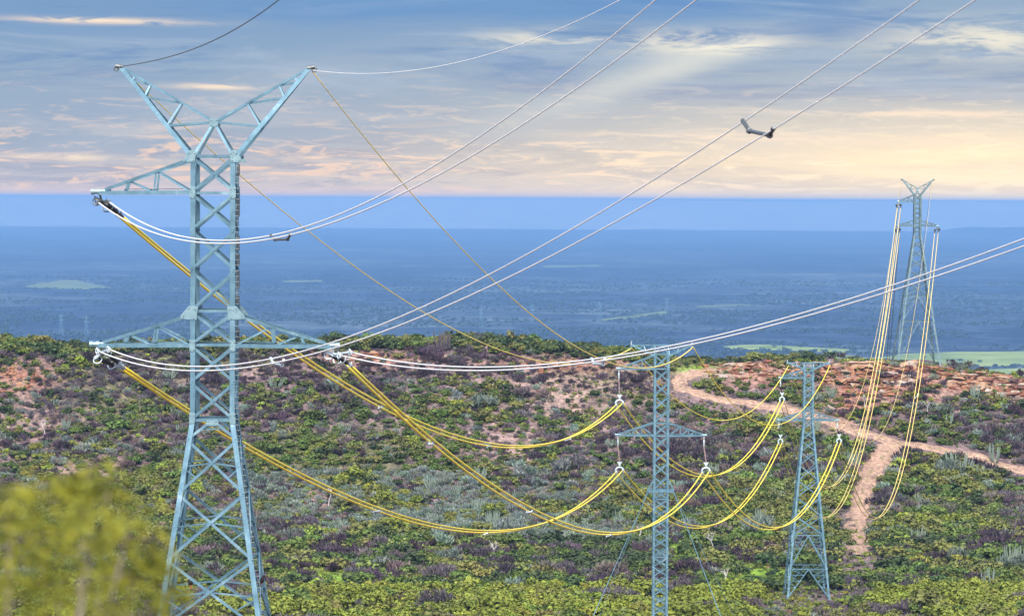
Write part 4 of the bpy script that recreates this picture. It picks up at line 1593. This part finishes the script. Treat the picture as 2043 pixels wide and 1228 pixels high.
bird(at(379, 1166, 131.0 + T1.m(slope(1160)) - .12), .6, 'dark bird perched on a horizontal brace inside the pylon leg')
bird(at(524, 1163, 131.0 - T1.m(slope(1160)) * .5), -1.9, 'dark bird clinging to the outer right leg of the pylon')


# ------------------------------------------------------------------ blurred bush close to the camera
def near_bush():
    rng = np.random.default_rng(4)
    base = Vector((-1.12, 6.1, float(zt(-1.12, 6.1))))
    t = empty('bush', base)
    tag(t, 'blurred olive green bush very close to the camera in the lower left corner', 'bush')
    blobs = [(172, 958, 34), (150, 985, 30), (215, 1000, 42), (60, 1035, 52), (20, 1010, 40), (130, 1045, 44), (262, 1060, 42), (15, 1105, 60), (185, 1085, 48),
             (95, 1135, 56), (275, 1150, 46), (190, 1170, 50), (-40, 1060, 60), (310, 1130, 34), (335, 1200, 36), (30, 1190, 52), (120, 1215, 50), (230, 1225, 45), (-60, 1150, 60)]
    C = []
    for k, (p, r, R) in enumerate(blobs):
        y = 6.1 + rng.uniform(-.5, .5)
        c = at(p, r, y) - base
        R = R / F * y
        if k % 2 == 0:
            pts = [Vector((c.x * .3, c.y * .3, .1)), c * .45 + Vector((rng.uniform(-.05, .05), 0, .10)), c * .8 + Vector((rng.uniform(-.03, .03), 0, .04)), c + Vector((0, 0, R * .5))]
            sm = []
            for a in range(3):
                for i in range(5): sm.append(pts[a].lerp(pts[a + 1], i / 5))
            sm.append(pts[3])
            mb = MB(); mb.tube(sm, [.007 * (1 - .85 * i / len(sm)) + .001 for i in range(len(sm))], 6)
            mb.build('branch', M_BARK, t)
        m = 160
        d = rng.normal(0, 1, (m, 3)); d /= np.linalg.norm(d, axis=1)[:, None]
        C.append(np.array(c) + rng.normal(0, .72, (m, 3)) * R * np.array([1.05, 1.6, .95]))
    C = np.concatenate(C); n = len(C)
    V = quads_at(C, rng.normal(0, 1, (n, 3)) + np.array([0, 0, .6]), rng.normal(0, 1, (n, 3)), rng.uniform(.008, .015, n), rng.uniform(.016, .030, n))
    sh = np.repeat(rng.uniform(.7, 1.35, n), 4)
    mixc = np.repeat(rng.random(n), 4)[:, None]
    col = np.array([.30, .28, .025]) * (1 - mixc) + np.array([.18, .21, .03]) * mixc
    link('leaves', np_mesh('leaves', V, np.arange(len(V)).reshape(-1, 4), M_LEAF, sh[:, None] * col), t)


near_bush()

# ------------------------------------------------------------------ haze
HAZE_D = 5.2e-5


def build_haze():
    mb = MB()
    mb.box((0, 36000, (-404.5 + 26) / 2), 92000, 73000, 26 + 404.5)
    m = bpy.data.materials.new('blue_air'); m.use_nodes = True
    nt = m.node_tree; nt.nodes.clear()
    out = nt.nodes.new('ShaderNodeOutputMaterial')
    v = N(nt, 'ShaderNodeVolumePrincipled', Density=HAZE_D, Anisotropy=.1)
    v.inputs['Color'].default_value = (.27, .54, .96, 1)
    nt.links.new(v.outputs[0], out.inputs['Volume'])
    o = mb.build('haze', m)
    tag(o, kind='stuff')


build_haze()

# ------------------------------------------------------------------ light: sun and sky
SUN_EL, SUN_AZ = math.radians(50), math.radians(-176)          # azimuth to the right of the view direction (+Y)
sd = Vector((math.sin(SUN_AZ) * math.cos(SUN_EL), math.cos(SUN_AZ) * math.cos(SUN_EL), math.sin(SUN_EL)))
L = bpy.data.lights.new('sun', 'SUN'); L.energy = 3.3; L.angle = math.radians(16); L.color = (1.0, .91, .78)
lo = bpy.data.objects.new('sun', L); COL.objects.link(lo)
lo.rotation_euler = (-sd).to_track_quat('-Z', 'Y').to_euler()


def build_world():
    w = bpy.data.worlds.new('World'); S.world = w
    w.use_nodes = True
    nt = w.node_tree; nt.nodes.clear()
    out = nt.nodes.new('ShaderNodeOutputWorld')
    sky = N(nt, 'ShaderNodeTexSky', sky_type='NISHITA', sun_disc=False, sun_elevation=SUN_EL, sun_rotation=SUN_AZ, dust_density=2.0)
    bg1 = N(nt, 'ShaderNodeBackground', Strength=.15)
    nt.links.new(sky.outputs[0], bg1.inputs[0])
    tc = nt.nodes.new('ShaderNodeTexCoord').outputs['Generated']
    sp = nt.nodes.new('ShaderNodeSeparateXYZ'); nt.links.new(tc, sp.inputs[0])
    az = math_n(nt, 'ARCTAN2', sp.outputs[0], sp.outputs[1])     # 0 straight ahead, positive to the right
    el = sp.outputs[2]
    cb = nt.nodes.new('ShaderNodeCombineXYZ')
    nt.links.new(az, cb.inputs[0]); nt.links.new(el, cb.inputs[1])
    P = cb.outputs[0]

    def lay(sx, sy, scale, det, rough, off=0.0, dist=0.0):
        mp = N(nt, 'ShaderNodeMapping'); mp.inputs['Scale'].default_value = (sx, sy, 1); mp.inputs['Location'].default_value = (off, off * .7, off)
        nt.links.new(P, mp.inputs['Vector'])
        n = N(nt, 'ShaderNodeTexNoise', Scale=scale, Detail=det, Roughness=rough, Distortion=dist)
        nt.links.new(mp.outputs[0], n.inputs['Vector'])
        return n.outputs['Fac']

    def mr(v, a, b, c=0.0, d=1.0):
        m = N(nt, 'ShaderNodeMapRange', interpolation_type='SMOOTHSTEP')
        nt.links.new(v, m.inputs['Value'])
        m.inputs['From Min'].default_value = a; m.inputs['From Max'].default_value = b
        m.inputs['To Min'].default_value = c; m.inputs['To Max'].default_value = d
        return m.outputs['Result']

    mul = lambda *a: a[0] if len(a) == 1 else math_n(nt, 'MULTIPLY', a[0], mul(*a[1:]))

    def gauss(cx, cy, rx, ry, tilt=0.0):
        """soft patch round a direction (azimuth, elevation)"""
        dx = math_n(nt, 'SUBTRACT', az, cx); dy = math_n(nt, 'SUBTRACT', el, cy)
        dy = math_n(nt, 'SUBTRACT', dy, math_n(nt, 'MULTIPLY', dx, tilt))
        a = math_n(nt, 'POWER', math_n(nt, 'ABSOLUTE', math_n(nt, 'DIVIDE', dx, rx)), 2.0)
        b = math_n(nt, 'POWER', math_n(nt, 'ABSOLUTE', math_n(nt, 'DIVIDE', dy, ry)), 2.0)
        return math_n(nt, 'POWER', 2.718, math_n(nt, 'MULTIPLY', math_n(nt, 'ADD', a, b), -1.0))

    # base: blue-grey above, paler in the middle, peach at the horizon, warmer to the right
    wob = lay(5, 30, 1, 5, .6, 3.1)
    elw = math_n(nt, 'ADD', el, math_n(nt, 'MULTIPLY', math_n(nt, 'SUBTRACT', wob, .5), .024))
    e10 = math_n(nt, 'MULTIPLY', elw, 10.0)
    left = ramp(nt, e10, [(0.0, (.80, .64, .56)), (.08, (.54, .53, .58)), (.19, (.385, .455, .565)), (.40, (.31, .43, .58)), (.60, (.215, .36, .58)), (1.0, (.18, .34, .58))])
    right = ramp(nt, e10, [(0.0, (1.35, 1.0, .56)), (.13, (1.10, .84, .54)), (.23, (.66, .62, .56)), (.38, (.45, .51, .57)), (.60, (.31, .43, .58)), (1.0, (.26, .40, .60))])
    base = mix(nt, mr(az, -.13, .17), left, right)
    # broad layers of grey-blue cloud
    band = lay(3.2, 34, 1.7, 9, .64, 1.7, .9)
    base = mix(nt, mul(mr(band, .50, .62), .62), base, mix(nt, mr(el, .018, .05), (.47, .45, .50), (.135, .27, .53)))
    band2 = lay(5.5, 52, 1.6, 9, .66, 7.7, .9)
    base = mix(nt, mul(mr(band2, .50, .64), .55), base, mix(nt, mr(el, .0, .045), (.80, .68, .58), (.42, .52, .66)))
    # dark blue gap along the top
    base = mix(nt, mul(mr(math_n(nt, 'ADD', el, math_n(nt, 'MULTIPLY', math_n(nt, 'SUBTRACT', band2, .5), .02)), .054, .062), mr(az, .14, .04), mr(az, -.15, -.05), .6), base, (.135, .31, .61))
    # broken peach and cream cloud low down: lit edges over lilac-grey undersides
    low = mul(mr(el, -.001, .003), mr(el, .029, .012))
    st2 = lay(15, 120, 1.5, 10, .68, 9.7, 1.0)
    base = mix(nt, mul(mr(st2, .50, .60), low, .62), base, mix(nt, mr(az, -.1, .16), (.40, .41, .50), (.66, .57, .50)))
    st = lay(20, 150, 1.5, 10, .68, 5.3, 1.1)
    base = mix(nt, mul(mr(st, .515, .60), low, .95), base, mix(nt, mr(az, -.1, .16), (1.0, .70, .53), (1.15, .94, .66)))
    st3 = lay(34, 230, 1.5, 9, .66, 15.3, .9)
    base = mix(nt, mul(mr(st3, .52, .62), mr(el, -.001, .003), mr(el, .050, .02), .42), base, mix(nt, mr(az, -.1, .16), (.92, .72, .60), (1.05, .88, .68)))
    # warm glow low at the right and a pink rim on the horizon
    base = mix(nt, mul(gauss(.16, .011, .13, .017), .6), base, (1.35, 1.05, .66))
    base = mix(nt, mul(mr(el, .0055, .0012), .6), base, mix(nt, mr(az, -.1, .16), (1.05, .72, .55), (1.15, .90, .60)))
    # high bright bank with a slanting beam of light
    fl = lay(26, 150, 1.3, 10, .68, 2.2, .45)
    bank = math_n(nt, 'MAXIMUM', gauss(.062, .0520, .030, .0040), math_n(nt, 'MAXIMUM', gauss(.016, .0530, .026, .0030), gauss(.155, .0530, .034, .0060)))
    base = mix(nt, mul(bank, mr(fl, .40, .58), .85), base, (.98, .90, .72))
    base = mix(nt, mul(gauss(.0715, .0502, .014, .0019, .06), mr(fl, .30, .56), .9), base, (1.15, 1.05, .82))
    base = mix(nt, mul(gauss(.052, .0435, .030, .0045, .30), .60), base, (.86, .84, .72))
    base = mix(nt, mul(gauss(.020, .033, .05, .0055, .30), .30), base, (.74, .74, .70))
    base = mix(nt, mul(gauss(-.10, .030, .05, .006, .30), .22), base, (.66, .68, .70))
    # thin bright wisps
    fw_ = lay(40, 300, 1.2, 8, .66, 21.0, .8)
    for (cx, cy, rx, ry) in ((-.137, .0578, .028, .0011), (-.098, .0366, .014, .0010), (.137, .0288, .05, .0012), (.09, .0210, .06, .0012), (-.15, .0130, .02, .0012), (.145, .0195, .05, .0009)):
        base = mix(nt, mul(gauss(cx, cy, rx, ry, -.01), mr(fw_, .38, .56), .95), base, (1.05, .84, .64))
    bg2 = N(nt, 'ShaderNodeBackground', Strength=.50)
    nt.links.new(base, bg2.inputs[0])
    ms = nt.nodes.new('ShaderNodeMixShader')
    nt.links.new(mr(el, .085, .30), ms.inputs[0])
    nt.links.new(bg2.outputs[0], ms.inputs[1]); nt.links.new(bg1.outputs[0], ms.inputs[2])
    nt.links.new(ms.outputs[0], out.inputs['Surface'])


build_world()

# ------------------------------------------------------------------ camera
cam = bpy.data.cameras.new('camera'); co = bpy.data.objects.new('camera', cam); COL.objects.link(co)
cam.sensor_fit = 'HORIZONTAL'; cam.sensor_width = 36.0
cam.lens = 36.0 * F / 2043.0
cam.clip_start = .1; cam.clip_end = 200000
fw = Vector((0, cT, -sT)); rt = Vector((1, 0, 0)); up = Vector((0, sT, cT))
r2 = rt * cR + up * sR; u2 = up * cR - rt * sR
co.matrix_world = Matrix(((r2.x, u2.x, -fw.x, 0), (r2.y, u2.y, -fw.y, 0), (r2.z, u2.z, -fw.z, 0), (0, 0, 0, 1)))
cam.dof.use_dof = True; cam.dof.focus_distance = 190; cam.dof.aperture_fstop = 4.4
S.camera = co

S.view_settings.view_transform = 'Standard'; S.view_settings.look = 'None'
S.view_settings.exposure = 1.0; S.view_settings.gamma = 1.0
S.render.engine = 'CYCLES'
S.cycles.max_bounces = 5; S.cycles.diffuse_bounces = 2; S.cycles.glossy_bounces = 2; S.cycles.transmission_bounces = 2
S.cycles.volume_bounces = 0; S.cycles.transparent_max_bounces = 4
S.cycles.use_denoising = True
